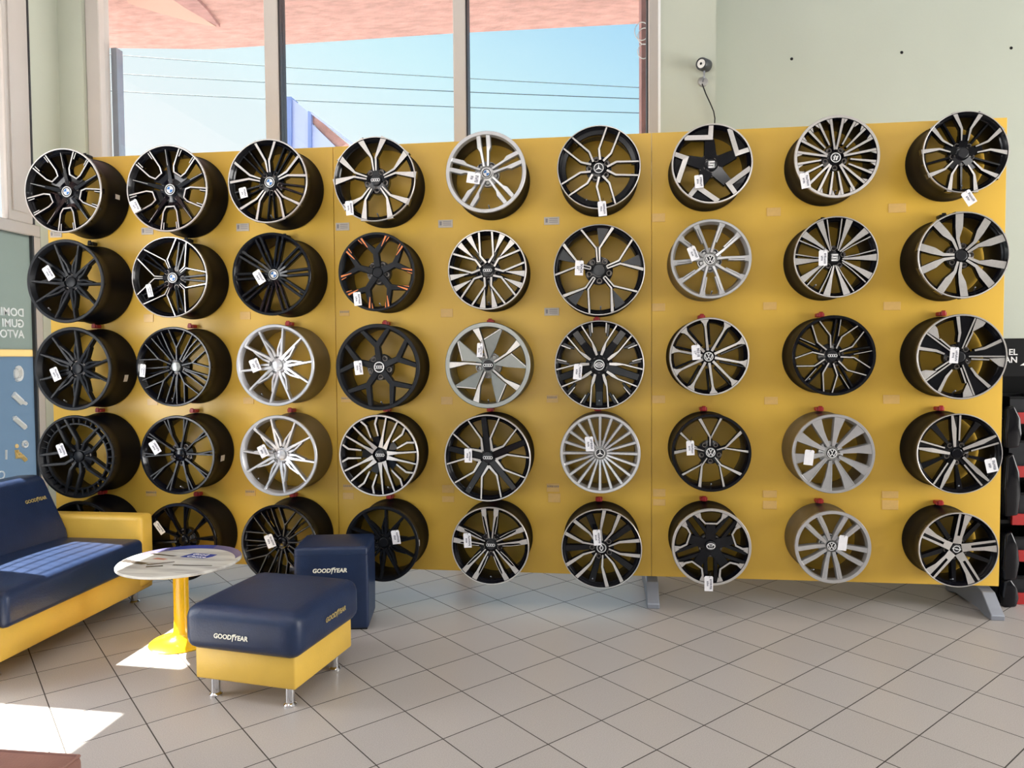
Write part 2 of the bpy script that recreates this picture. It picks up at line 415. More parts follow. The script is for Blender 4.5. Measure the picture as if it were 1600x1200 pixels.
# further assumed glazing towards the street, partly covered with film to place sun patches
w3 = sbox('window_3', (XL-.05, -8.4, 2.56), (XL, -.46, 2.66), M_frame)
sbox('window_sill', (XL-.05, -8.4, 0), (XL, -.46, .12), M_frame, w3)
for y in (-1.30, -1.615, -3.4, -5.0, -6.6): sbox('window_post', (XL-.05, y-.03, .12), (XL, y+.03, 2.56), M_frame, w3)
def film(y0, y1, z0, z1): sbox('glass_film', (XL-.03, y0, z0), (XL-.022, y1, z1), M_film_blue, w3)
film(-1.27, -.46, .12, 1.74); film(-.55, -.46, 1.74, 2.56); film(-1.27, -1.175, 1.74, 2.56); film(-1.585, -1.33, .12, 2.56); film(-8.4, -3.0, .12, 2.56)  # last sheet is out of view, added to cut sun bounce off the floor
for k in range(1, 5): sbox('glazing_bar', (XL-.03, -1.175, 1.74+k*.085-.003), (XL-.024, -.55, 1.74+k*.085+.003), M_gasket, w3)
for k in range(1, 9): sbox('glazing_bar', (XL-.03, -1.175+k*.07-.002, 1.74), (XL-.024, -1.175+k*.07+.002, 2.12), M_gasket, w3)
sbox('pane', (XL-.02, -8.4, .12), (XL-.016, -.46, 2.56), M_glass, w3)
sbox('pane', (XL-.02, -8.4, 2.66), (XL-.016, -.46, CEIL), M_glass, w3)
# shop ground outside, canopy
mb = MB(); mb.box((-60, -60, -.35), (60, 80, -.14)); link('ground', mb.mesh('ground', [M_ground]))['kind'] = 'structure'
ZC = 4.62
edge = [un(u, v, 2, ZC) for u, v in ((163, 75), (330, 77), (440, 70), (712, 52), (1000, 37))]
poly = [(-1.6, .965), (-1.6, edge[0].y-.1)]+[(e.x, e.y) for e in edge]+[(4.6, edge[-1].y+.02), (4.6, .965)]
mb = MB(); mb.prism(poly, ZC, ZC+.35, 2); canopy = struct('trim_1', mb, [M_stucco], tri=True)
for nm, m, px in (('trim_2', M_stucco_d, ((262, -6), (302, -6), (322, 14), (344, 43), (318, 29), (290, 13))),  # trim_2: shadowed canopy step, shade put into its colour
                  ('trim_5', M_stucco_s, ((196, -6), (262, -6), (290, 13), (318, 29), (338, 42), (300, 35), (240, 18), (200, 5)))):
    pts = [un(u, v, 2, ZC-.03) for u, v in px]
    mb = MB(); mb.prism([(p_.x, p_.y) for p_ in pts], ZC-.03, ZC+.02, 2); struct(nm, mb, [m], tri=True)
# unseen canopy and upstand, added to keep sun out of the upper left glazing
mb = MB(); mb.box((-2.0, -8.4, 4.2), (XL-.06, 1.0, 4.4)); mb.box((XL-.30, -8.4, 4.4), (XL-.06, 1.0, 5.0)); struct('trim_sun_block', mb, [M_stucco])
# pink pillar outside at the right edge of the window
pl = un(1001, 150, 1, 1.25)
sbox('trim_4', (pl.x, 1.12, -.14), (4.6, 1.5, ZC), M_stucco_d)
t = thing('cable_coil', 'loops of pale cable hanging on the pink pillar outside the window', 'cable', (0, 0, 0))
for (u, v, r, n_) in ((1003, 48, .055, 0), (1007, 55, .05, 1), (1006, 78, .045, 2)):
    c = un(u, v, 1, 1.08); mb = MB()
    mb.tube([(c.x+r*math.cos(k*PI/10), 1.09+.008*n_, c.z+r*1.25*math.sin(k*PI/10)) for k in range(20)], .004, 5, closed=True)
    link('cable_loop', mb.mesh('cable_loop', [M_white]), t)
# power lines and roadside sign beyond the window
YW = 12
for (a, b, c, nm) in ((68, 125, 7, 'topmost'), (98, 142, 6, 'middle'), (126, 164, 6, 'lowest')):
    p0, p1 = un(120, a-1, 1, YW), un(1040, b+2, 1, YW); mb = MB()
    p0 = p0+(p0-p1)*.8; p1 = p1+(p1-p0)*.3
    mb.tube([p0.lerp(p1, k/12)-Vector((0, 0, .25*math.sin(PI*k/12))) for k in range(13)], .011, 5)
    tag(link('power_line', mb.mesh('power_line', [M_wire])), f'{nm} of the three thin power lines crossing the sky outside the window', 'power line', 'power lines outside')
YS = 8.0
g = lambda u, v, y=YS: un(u, v, 1, y)
t = thing('roadside_sign', 'pale blue signboard on edge seen through the middle window pane', 'sign', (g(480, 200).x, YS, 0))
def signpart(nm, pts_, y0, y1, m):
    mb_ = MB(); mb_.prism([(g(u, v).x-t.location.x, g(u, v).z) for u, v in pts_], y0-YS, y1-YS, 1); link(nm, mb_.mesh(nm, [m]), t)
signpart('edge_post', [(446, 151), (455, 151), (455, 300), (446, 300)], YS, YS+.3, M_sign2)
signpart('board', [(455, 153), (482, 175), (482, 300), (455, 300)], YS+.05, YS+.2, M_sign)
signpart('post', [(481, 173), (486, 175), (486, 300), (481, 300)], YS, YS+.15, M_sign2)
signpart('board', [(486, 192), (525, 230), (560, 260), (486, 300)], YS+.05, YS+.2, M_sign)
signpart('brace', [(486, 177), (540, 222), (522, 232), (486, 190)], YS+.08, YS+.2, M_stucco)
signpart('rail', [(486, 174), (552, 224), (549, 226), (486, 178)], YS, YS+.2, M_sign)
mb = MB(); mb.box((-1.2, -.1, -.14), (1.5, .4, .1)); link('footing', mb.mesh('footing', [M_sign2]), t)
mb = MB(); mb.box((-.25, .05, .1), (.1, .25, 5.2)); link('post', mb.mesh('post', [M_sign2]), t)

# ------------------------------------------------------------------ display wall
PZ0, PZ1 = .165, 2.965
dw = thing('display_wall', 'yellow board wall on grey feet carrying all the alloy wheels', 'display wall', (3.1, 0, 0))
for k in range(3):
    mb = MB(); mb.box((k*2.07+.0015-3.1, 0, PZ0), ((k+1)*2.07-.0015-3.1, .022, PZ1))
    link('panel', mb.mesh('panel', [M_panel], bevel=(.0012, 1)), dw)
mb = MB()
for z in (.35, 1.5, 2.8): mb.box((-3.08, .022, z), (3.08, .06, z+.06))
link('back_rail', mb.mesh('back_rail', [M_steel]), dw)
for X in (.03, 2.07, 4.143, 6.14):
    mb = MB()
    pf = [(-.135, 0), (-.135, .03), (-.10, .06), (-.02, .135), (.07, .158), (.36, .158), (.45, .06), (.45, 0), (.40, 0), (.32, .02), (.02, .02), (-.04, 0)]
    mb.prism(pf, X-3.1-.038, X-3.1+.038, 0)
    link('foot', mb.mesh('foot', [M_steel], tri=True, bevel=(.004, 1)), dw)
    mb = MB(); mb.box((X-3.1-.03, .065, .14), (X-3.1+.03, .13, 2.7)); link('upright', mb.mesh('upright', [M_steel]), dw)

# ------------------------------------------------------------------ wheels
WP = {11:(0.351,2.694,0.274,0.264), 12:(1.064,2.687,0.278,0.248), 13:(1.747,2.706,0.263,0.259), 14:(2.432,2.699,0.262,0.236), 15:(3.131,2.716,0.248,0.239), 16:(3.812,2.717,0.248,0.247), 17:(4.472,2.717,0.234,0.231), 18:(5.172,2.730,0.237,0.228), 19:(5.865,2.728,0.230,0.228), 29:(5.857,2.150,0.245,0.238), 21:(0.368,2.104,0.272,0.288), 22:(1.073,2.119,0.260,0.258), 23:(1.765,2.124,0.261,0.266), 24:(2.438,2.127,0.245,0.243), 25:(3.134,2.124,0.244,0.243), 26:(3.812,2.110,0.273,0.240), 27:(4.466,2.160,0.234,0.237), 28:(5.169,2.155,0.235,0.237), 31:(0.380,1.534,0.275,0.260), 32:(1.084,1.544,0.258,0.255), 33:(1.776,1.550,0.260,0.262), 34:(2.440,1.534,0.271,0.249), 35:(3.133,1.542,0.265,0.245), 36:(3.812,1.540,0.269,0.240), 37:(4.458,1.586,0.232,0.239), 38:(5.164,1.587,0.234,0.234), 39:(5.862,1.575,0.244,0.227), 49:(5.857,1.020,0.232,0.228), 41:(0.390,0.955,0.275,0.270), 42:(1.085,0.969,0.259,0.235), 43:(1.780,0.973,0.260,0.248), 44:(2.439,0.980,0.258,0.251), 45:(3.127,0.971,0.270,0.247), 46:(3.816,1.004,0.243,0.240), 47:(4.471,1.014,0.233,0.241), 48:(5.165,1.015,0.233,0.237), 51:(0.391,0.384,0.275,0.245), 52:(1.099,0.402,0.257,0.256), 53:(1.783,0.409,0.255,0.270), 54:(2.451,0.422,0.241,0.250), 55:(3.139,0.424,0.244,0.239), 56:(3.823,0.425,0.244,0.245), 57:(4.474,0.450,0.233,0.240), 58:(5.169,0.465,0.216,0.230), 59:(5.862,0.464,0.218,0.224)}
B, F, G = 0, 1, 2       # body, machined face, extra

def dep(r, hd): return .005 + hd*(1-min(1, max(0, r)/.93))**1.25
def bar(mb, R, hd, mi, pts, ws, drop=0, cham=.014, thick=.034):
    n = len(pts)
    if len(ws) != n: ws = [ws[0]+(ws[-1]-ws[0])*i/(n-1) for i in range(n)]
    P2 = [Vector((t, r)) for r, t in pts]; rows = []
    for i in range(n):
        d1 = (P2[i]-P2[i-1]).normalized() if i else None
        d2 = (P2[i+1]-P2[i]).normalized() if i < n-1 else None
        d = (d1+d2).normalized() if d1 and d2 else (d1 or d2)
        nn = Vector((-d.y, d.x)); k = 1
        if d1 and d2: k = 1/max(.5, abs(nn.dot(Vector((-d1.y, d1.x)))))
        h = ws[i]/2*k; y = dep(P2[i].length, hd)+drop
        L = lambda s: (P2[i]+nn*s)*R
        e = cham*k
        a, b = L(h), L(-h); a2, b2 = L(h+e), L(-h-e)
        rows.append([(a2.x, y+thick, a2.y), (a2.x, y+.009, a2.y), (a.x, y, a.y), (b.x, y, b.y), (b2.x, y+.009, b2.y), (b2.x, y+thick, b2.y)])
    vs = [v for r_ in rows for v in r_]; o = len(mb.v); mb.v += vs
    for i in range(n-1):
        for j in range(6):
            j2 = (j+1) % 6
            mb.f.append([o+i*6+j, o+i*6+j2, o+(i+1)*6+j2, o+(i+1)*6+j]); mb.m.append(mi if j == 2 else B)
    mb.f.append([o+j for j in range(6)]); mb.m.append(B); mb.f.append([o+(n-1)*6+j for j in range(5, -1, -1)]); mb.m.append(B)
def plate(mb, R, hd, mi, pts, drop=0, thick=.022):
    n = len(pts); o = len(mb.v)
    for r, t in pts: mb.v.append((t*R, dep(math.hypot(r, t), hd)+drop, r*R))
    for r, t in pts: mb.v.append((t*R, dep(math.hypot(r, t), hd)+drop+thick, r*R))
    mb.f.append([o+i for i in range(n)]); mb.m.append(mi)
    mb.f.append([o+n+i for i in range(n-1, -1, -1)]); mb.m.append(B)
    for i in range(n): mb.f.append([o+i, o+(i+1) % n, o+n+(i+1) % n, o+n+i]); mb.m.append(B)
def pol(r, deg): a = math.radians(deg); return (r*math.cos(a), r*math.sin(a))

# element: ('b', material, points (radial, across), widths, mirrored, drop) or ('p', material, points, mirrored, drop)
def els_star(hw=.055, spread=16.5):        # ten tapering spokes in pairs, split near the hub
    a = pol(.955, spread); c0 = pol(.34, spread*.62); c1 = pol(.40, spread+9); m_ = pol(.66, spread+.6)
    return [('b', F, [pol(.17, 6), c0, a], [.07, hw, hw*.62], 1, 0), ('b', F, [pol(.22, 27), c1, m_], [.06, .035, .03], 1, .004),
            ('b', B, [(.12, 0), (.30, 0)], [.16], 0, .012)]
def els_mesh(a1=13.5):
    return [('b', F, [(.16, 0), (.47, 0), pol(.96, a1)], [.035, .03, .02], 1, 0),
            ('b', F, [pol(.20, 24), pol(.5, 27), pol(.96, a1+13)], [.035, .028, .018], 1, .004),
            ('b', B, [pol(.22, 36), pol(.62, 33), pol(.95, 36)], [.03, .025, .02], 0, .014)]
def els_wide(s=18):                        # ten plain spokes, V-grooved
    return [('b', F, [pol(.18, s*.75), pol(.5, s), pol(.955, s+1.5)], [.05, .035, .03], 1, 0),
            ('b', F, [pol(.18, s*.75), pol(.5, s), pol(.955, s-4.5)], [.05, .035, .03], 1, .001)]
U_OUT = ('b', F, [(.955, .225), (.52, .165), (.40, .10), (.40, -.10), (.52, -.165), (.955, -.225)], [.03], 0, 0)
def rr(ang, *e):                            # rotate elements within a sector
    o = []
    for x in e:
        x = list(x); P_ = []
        for r, t in x[2]:
            a = math.radians(ang); P_.append((r*math.cos(a)-t*math.sin(a), r*math.sin(a)+t*math.cos(a)))
        x[2] = P_; o.append(tuple(x))
    return o
def els_u(extra=True):
    e = [U_OUT, ('b', F, [(.955, .165), (.77, .15)], [.02], 1, .003)]
    e += rr(36, ('b', B, [(.1, 0), (.95, 0)], [.10, .035], 0, .012), ('b', F, [(.55, 0), (.90, 0)], [.008], 0, .010))
    e += [('p', B, [(.15, -.02), (.36, -.16), (.44, -.2), (.44, .2), (.36, .16), (.15, .02)], 0, .03)]
    return e

K, SK, SV, HY = M_black, M_satin, M_silver, M_hyper
# id: (spokes, turn, body, face, extra, lip (material index or None, inner radius), hub depth, elements, cap, description)
D = {}
D[11] = (5, 31.5, K, M_mach, None, (F, .962), .045, els_u(), 'quarters', 'black wheel with silver U outlines and bare dark barrel')
D[12] = (5, 33, K, M_mach, None, (F, .962), .045, els_u(), 'quarters', 'black wheel with silver U outlines and low white tag')
D[13] = (5, -3, K, M_mach, None, (F, .965), .04, [
    ('b', F, [(.24, .03), (.50, .045), (.965, .265)], [.03, .045, .06], 1, 0),
    ('b', B, [(.15, 0), (.5, 0)], [.12], 0, .01)]+rr(36, ('b', B, [(.15, .03), (.95, .10)], [.035, .03], 1, .014)), 'quarters', 'black wheel with split silver Y spokes')
D[14] = (5, -3, K, M_mach, None, (F, .972), .03, [
    ('b', F, [(.22, .028), (.52, .05), (.965, .30)], [.03, .045, .15], 1, 0), ('b', B, [(.12, 0), (.5, 0)], [.16], 0, .008)], 'rings', 'black wheel with broad flared silver forks')
D[15] = (5, -4, SV, HY, None, (F, .91), .035, [
    ('b', F, [(.17, .05), (.52, .085), (.62, .115), (.955, .12)], [.045, .05, .10, .085], 1, 0)], 'quarters', 'all silver wheel with five twin spokes')
D[16] = (5, 21.5, K, M_mach, None, (F, .972), .03, [
    ('b', F, [(.20, .04), (.42, .155), (.965, .165)], [.05, .045, .035], 1, 0),
    ('b', B, [pol(.875, a) for a in range(8, 66, 4)], [.15], 0, .016)], 'star', 'black wheel with thin silver paired spokes and star cap')
D[17] = (5, -3, K, M_mach, None, (F, .955), .03, [
    ('b', F, [(.97, .03), (.66, .0), (.70, -.64)], [.11, .12, .12], 0, 0),
    ('b', B, [(.1, .0), (.62, -.02)], [.32, .22], 0, .012), ('p', B, [(.68, -.03), (.93, -.02), pol(.93, -20), pol(.93, -38), (.70, -.55)], 0, .016)], 'slots', 'black wheel with zigzag silver blades and visible bolts')
D[18] = (5, 0, K, M_mach, None, (F, .93), .03, [
    ('b', F, [pol(.20, 5), pol(.40, 8), pol(.93, 9)], [.05, .05, .06], 1, 0),
    ('b', F, [pol(.34, 26), pol(.93, 27)], [.035, .06], 1, 0),
    ('p', F, [pol(.96, 11.3), pol(.93, 16), pol(.80, 11.8)], 1, 0), ('p', F, [pol(.96, 29.5), pol(.93, 34), pol(.80, 29.8)], 1, 0)], 'arrow', 'black wheel with twenty thin silver spokes')
D[19] = (5, 3, K, M_mach, None, (F, .972), .03, [
    ('b', F, [(.30, .075), (.58, .105), (.965, .32)], [.028, .05, .11], 1, 0), ('b', B, [(.12, 0), (.45, 0)], [.2], 0, .012)]
    + rr(36, ('b', B, [(.15, 0), (.95, 0)], [.05, .035], 0, .018)), None, 'black wheel with curved silver forks and tilted tag')
D[21] = (5, 39, SK, SK, None, (B, .93), .06, els_star(), 'plain', 'satin black wheel with ten split spokes')
D[22] = (5, -16, K, M_mach, None, (F, .97), .045, [
    ('b', F, [(.25, .022), (.45, .03), pol(.965, 27.5)], [.014, .022, .028], 1, 0), ('b', B, [(.12, 0), (.46, 0)], [.11], 0, .006)]
    + rr(36, ('b', B, [(.18, .02), pol(.95, 5)], [.04, .03], 1, .016)), 'quarters', 'black wheel with fine silver line forks')
D[23] = (10, 15, K, K, None, (B, .94), .04, [('b', B, [(.14, .02), (.36, .055), (.93, .065)], [.05, .045, .05], 1, 0)], 'quarters', 'gloss black wheel with ten twin spokes')
D[24] = (5, -4, SK, SK, M_orange, (B, .94), .035, [
    ('b', B, [(.14, .0), (.50, .0), pol(.94, 22.5)], [.15, .13, .07], 1, 0),
    ('b', G, [pol(.66, 16), pol(.95, 20.5)], [.014, .05], 1, -.003), ('b', G, [pol(.80, 23), pol(.955, 26)], [.01, .025], 1, -.003),
    ('b', G, [pol(.955, 26), pol(.965, 31), pol(.965, 36.5)], [.02], 1, -.002)], 'plain', 'satin black wheel with orange spoke tips')
D[25] = (5, -2, K, M_mach, None, (F, .962), .03, [
    ('b', F, [(.955, .165), (.36, .165), (.19, .03)], [.045, .045, .05], 1, 0)]
    + rr(36, ('b', F, [(.47, .085), (.95, .155)], [.012, .15], 1, .0), ('b', B, [(.25, .03), (.62, .10)], [.05], 1, .012)), 'rings', 'black wheel with silver U spokes and silver wedges')
D[26] = (5, -2.5, K, M_mach, M_dkgrey, (F, .975), .03, [
    ('b', F, [(.19, .028), (.48, .035), pol(.965, 21)], [.026, .035, .065], 0, 0), ('b', F, [(.19, -.028), (.48, -.035), pol(.965, -21)], [.026, .035, .04], 0, 0),
    ('b', F, [(.19, .028), (.19, -.028)], [.02], 0, 0),
    ('p', G, [(.52, .03), pol(.95, 17), pol(.95, 0)], 0, .012), ('b', B, [(.15, 0), (.52, 0)], [.1], 0, .006)], 'dish', 'large black wheel with outlined silver forks')
D[27] = (5, -2.6, SV, HY, None, (F, .935), .035, [
    ('b', F, [pol(.18, 12), pol(.4, 15), pol(.93, 18.5)], [.06, .05, .06], 1, 0), ('b', F, [pol(.45, 22), pol(.72, 22.5), pol(.92, 22)], [.025, .03, .04], 1, .004), ('b', F, [pol(.83, 20.5), pol(.955, 20.5)], [.10, .17], 1, -.001)], 'vw', 'all silver wheel with ten slotted spokes')
D[28] = (5, 34, K, M_mach, None, (F, .965), .03, [
    ('b', F, [(.19, .02), (.5, .11), pol(.96, 14.5)], [.03, .07, .17], 1, 0), ('b', F, [pol(.22, 18), pol(.5, 22), pol(.96, 25.5)], [.018, .022, .03], 1, .003)], 'slots', 'black wheel with paired silver wedge blades')
D[29] = (5, -22, K, M_mach, None, (F, .965), .025, [
    ('b', F, [(.15, .035), (.40, .055), (.62, .16), (.96, .29)], [.05, .07, .16, .17], 1, 0)], None, 'black wheel with broad brushed silver Y spokes')
D[31] = (5, 21, SK, SK, None, (B, .93), .05, els_star(), 'plain', 'satin black wheel with ten split spokes')
D[32] = (5, 6, K, M_dkgrey, None, (B, .95), .035, els_mesh(), 'plain', 'gloss black mesh wheel with grey cap')
D[33] = (5, 29, HY, HY, None, (F, .93), .045, els_star(), 'plain', 'bright silver wheel with ten split spokes and bolt holes')
D[34] = (5, -4, SK, SK, None, (B, .92), .04, [('b', B, [(.14, .0), (.49, .0), pol(.94, 20.5)], [.13, .11, .075], 1, 0)], 'rings_w', 'satin black wheel with five thick Y spokes')
D[35] = (5, 0, M_grey, M_mach, M_grey, (B, .90), .03, [
    ('b', F, [(.16, -.03), (.5, -.11), pol(.95, -18)], [.04, .045, .16], 0, 0),
    ('p', G, [(.14, .03), (.60, -.085), pol(.95, 23), (.38, .17)], 0, .004), ('b', F, [(.60, -.085), pol(.95, 23)], [.02], 0, .0)], 'rings', 'grey wheel with twisted turbine blades')
D[36] = (5, 0, K, M_mach, None, (F, .972), .03, [
    ('b', F, [(.22, .05), (.36, .10), (.50, .15), pol(.965, 24)], [.05, .07, .03, .03], 1, 0), ('b', F, [(.965, .165), (.72, .150)], [.025, .02], 1, .002),
    ('b', B, [(.97, .20), (.64, .19)], [.09, .03], 1, .008)] + rr(36, ('b', B, [(.1, 0), (.6, 0), (.95, 0)], [.2, .14, .14], 0, .012)), 'oval', 'large black wheel with silver V outlines')
D[37] = (10, -7, K, M_mach, None, (F, .955), .03, [
    ('b', F, [(.16, 0), (.76, 0), (.86, 0), (.96, .0)], [.065, .05, .10, .24], 0, 0), ('b', B, [(.3, .075), (.93, .095)], [.03], 0, .014)], 'vw', 'black wheel with ten thin silver flared spokes')
D[38] = (5, 44, K, M_mach, None, (B, .93), .035, [
    ('b', F, [(.19, .055), (.47, .175), (.955, .095)], [.035, .03, .028], 1, 0)]
    + rr(36, ('b', F, [(.5, .06), (.95, .045)], [.014, .018], 0, .006), ('b', B, [(.2, .06), (.95, .05)], [.04], 1, .012)), 'rings', 'black lipped wheel with spread silver line spokes')
D[39] = (5, 7, K, M_mach, None, (F, .958), .03, [
    ('p', B, [(.15, -.05), (.95, -.19), (.95, .19), (.15, .05)], 0, .008),
    ('b', F, [(.34, -.085), (.55, -.095), (.96, -.215)], [.04, .06, .08], 0, 0), ('b', F, [(.2, .03), (.96, .185)], [.03, .035], 0, 0),
    ('b', F, [(.24, .10), (.60, .19)], [.035], 0, .002), ('p', F, [(.955, .215), (.87, .43), (.76, .37), (.60, .16)], 0, 0)], None, 'black wheel with stepped silver blades and central tag')
D[41] = (5, 48, SK, SK, None, (B, .95), .035, [
    ('b', B, [(.15, .05), (.36, .14), (.95, .125)], [.05, .055, .045], 1, 0)] + [('b', B, [pol(.80, a), pol(.95, a)], [.016], 0, .004) for a in (-30, -20, 20, 30)]
    + [('b', B, [pol(.79, a) for a in range(-36, 37, 6)], [.03], 0, .006)], 'plain', 'satin black wheel with double concentric rim')
D[42] = (5, -2, K, M_dkgrey, None, (B, .94), .035, els_wide(), 'plain', 'gloss black wheel with ten grooved spokes')
D[43] = (5, 44, HY, HY, None, (F, .93), .045, els_star(), 'plain', 'bright silver wheel with ten split spokes')
D[44] = (5, -15, K, M_mach, None, (F, .955), .04, [
    ('b', F, [(.17, .06), (.42, .20), pol(.955, 27)], [.11, .05, .036], 1, 0),
    ('b', F, [(.955, .235), (.77, .115), (.46, .095)], [.045, .045, .035], 1, .001), ('b', B, [(.15, 0), (.46, 0)], [.18], 0, .02)], 'rings', 'black wheel with silver star and hooked inner spokes')
D[45] = (5, 31, K, M_mach, None, (F, .965), .03, [
    ('b', F, [(.955, .235), (.42, .175), (.19, .0)], [.03, .04, .06], 1, 0)] + rr(36, ('b', B, [(.1, 0), (.95, 0)], [.14, .11], 0, .008)), 'rings', 'black wheel with silver pointed window outlines')
D[46] = (20, 0, SV, HY, None, (F, .93), .03, [('b', F, [(.17, 0), (.5, 0), (.95, .005)], [.045, .045, .06], 0, 0)], 'star', 'all silver wheel with twenty straight spokes')
D[47] = (5, -1, K, M_mach, None, (B, .93), .03, [
    ('b', F, [(.17, -.012), (.40, -.012), pol(.96, -17.5)], [.025, .04, .08], 0, 0), ('b', F, [(.36, .025), (.42, .03), pol(.96, 17)], [.01, .03, .055], 0, 0),
    ('b', B, [(.15, 0), (.44, 0)], [.09], 0, .006)]+[('b', F, [pol(.965, a) for a in (-18, -28, -40, -54)], [.018], 0, -.003)], 'vw', 'black wheel with slim silver Y spokes')
D[48] = (10, 6, SV, HY, None, (F, .93), .03, [
    ('p', F, [(.18, -.015), (.55, -.035), (.96, -.055), pol(.955, 12), (.60, .105), (.2, .05)], 0, 0), ('b', F, [(.2, -.018), (.55, -.038), (.96, -.06)], [.012, .018], 0, -.004)], 'vw', 'all silver wheel with ten curved turbine blades')  # thin raised bar puts a highlight line along each blade edge
D[49] = (5, -2.5, K, M_mach, None, (F, .972), .03, [
    ('b', F, [(.16, -.05), (.62, -.085), (.95, -.13)], [.06, .11, .05], 0, 0), ('b', F, [(.32, .05), (.95, .06)], [.035, .045], 0, .002),
    ('b', B, [(.1, 0), (.95, 0)], [.12], 0, .012)] + rr(36, ('p', B, [(.3, -.03), (.93, -.10), (.93, .05), (.3, .03)], 0, .02)), 'plain', 'black wheel with wide and thin silver spoke pairs')
D[51] = (5, 10, SK, SK, None, (B, .93), .05, els_star(), 'plain', 'satin black wheel half hidden behind the sofa')
D[52] = (5, 30, K, K, None, (B, .93), .05, els_wide(20), 'plain', 'gloss black wheel behind the round table')
D[53] = (5, 14, K, M_dkgrey, None, (B, .94), .05, els_mesh(14), 'plain', 'black mesh wheel left of the blue cube stool')
D[54] = (5, 23, SK, SK, None, (B, .93), .05, els_star(.06), 'plain', 'satin black wheel partly behind the blue cube stool')
D[55] = (5, 0, K, M_mach, None, (F, .965), .03, [
    ('b', F, [(.17, .04), (.45, .075), (.74, .125), (.80, .15), (.95, .165)], [.03, .035, .06, .12, .13], 1, 0),
    ('b', F, [(.28, .11), (.5, .165), (.78, .205)], [.016, .018, .012], 1, .003), ('b', B, [(.15, .08), (.9, .16)], [.12], 1, .014)], 'rings', 'black wheel with layered silver twin spokes')
D[56] = (5, 16, K, M_mach, None, (F, .972), .03, [
    ('b', F, [(.18, .03), (.45, .145), (.68, .17), (.96, .195)], [.03, .05, .075, .09], 1, 0)] + rr(36, ('b', B, [(.1, 0), (.95, 0)], [.10, .16], 0, .02)), 'diamond', 'black wheel with curved silver paired spokes')
D[57] = (5, 0, K, M_mach, None, (F, .93), .03, [
    ('b', F, [(.93, .34), (.73, .27), (.60, .15), (.60, -.15), (.73, -.27), (.93, -.34)], [.11, .05, .04, .04, .05, .11], 0, 0),
    ('p', F, [(.93, .33), pol(.96, 22), pol(.97, 30), (.80, .40), (.73, .32)], 1, .001),
    ('b', B, [(.1, 0), (.58, 0)], [.26, .22], 0, .01)] + rr(36, ('b', B, [(.18, .13), (.9, .12)], [.08], 1, .012)), 'ellipses', 'black wheel with silver edged rim pockets')
D[58] = (5, 36, SV, HY, None, (F, .91), .03, [
    ('b', F, [(.16, .06), (.5, .14), (.95, .215)], [.08, .11, .13], 1, 0), ('b', F, [(.3, .085), (.93, .22)], [.012, .02], 1, -.003)], 'vw', 'all silver wheel with five broad twin spokes')
D[59] = (5, 6.5, K, M_mach, None, (F, .965), .03, [
    ('b', F, [(.14, 0), (.36, 0)], [.22, .20], 0, 0), ('b', F, [(.32, -.07), (.96, -.07)], [.07, .055], 0, 0), ('b', F, [(.32, .065), (.66, .09), (.96, .14)], [.07, .10, .19], 0, 0),
    ('b', B, [(.14, 0), (.95, 0)], [.2], 0, .014)] + rr(36, ('b', B, [(.3, 0), (.93, -.06)], [.12, .09], 0, .02)), 'bolt', 'black wheel with slotted silver spokes and lightning cap')

ROWN = {1: 'top row', 2: 'second row', 3: 'middle row', 4: 'fourth row', 5: 'bottom row'}
COLN = {1: 'first from left', 2: 'second from left', 3: 'third from left', 4: 'fourth from left', 5: 'fifth from left', 6: 'sixth from left', 7: 'seventh from left', 8: 'second from right', 9: 'rightmost'}

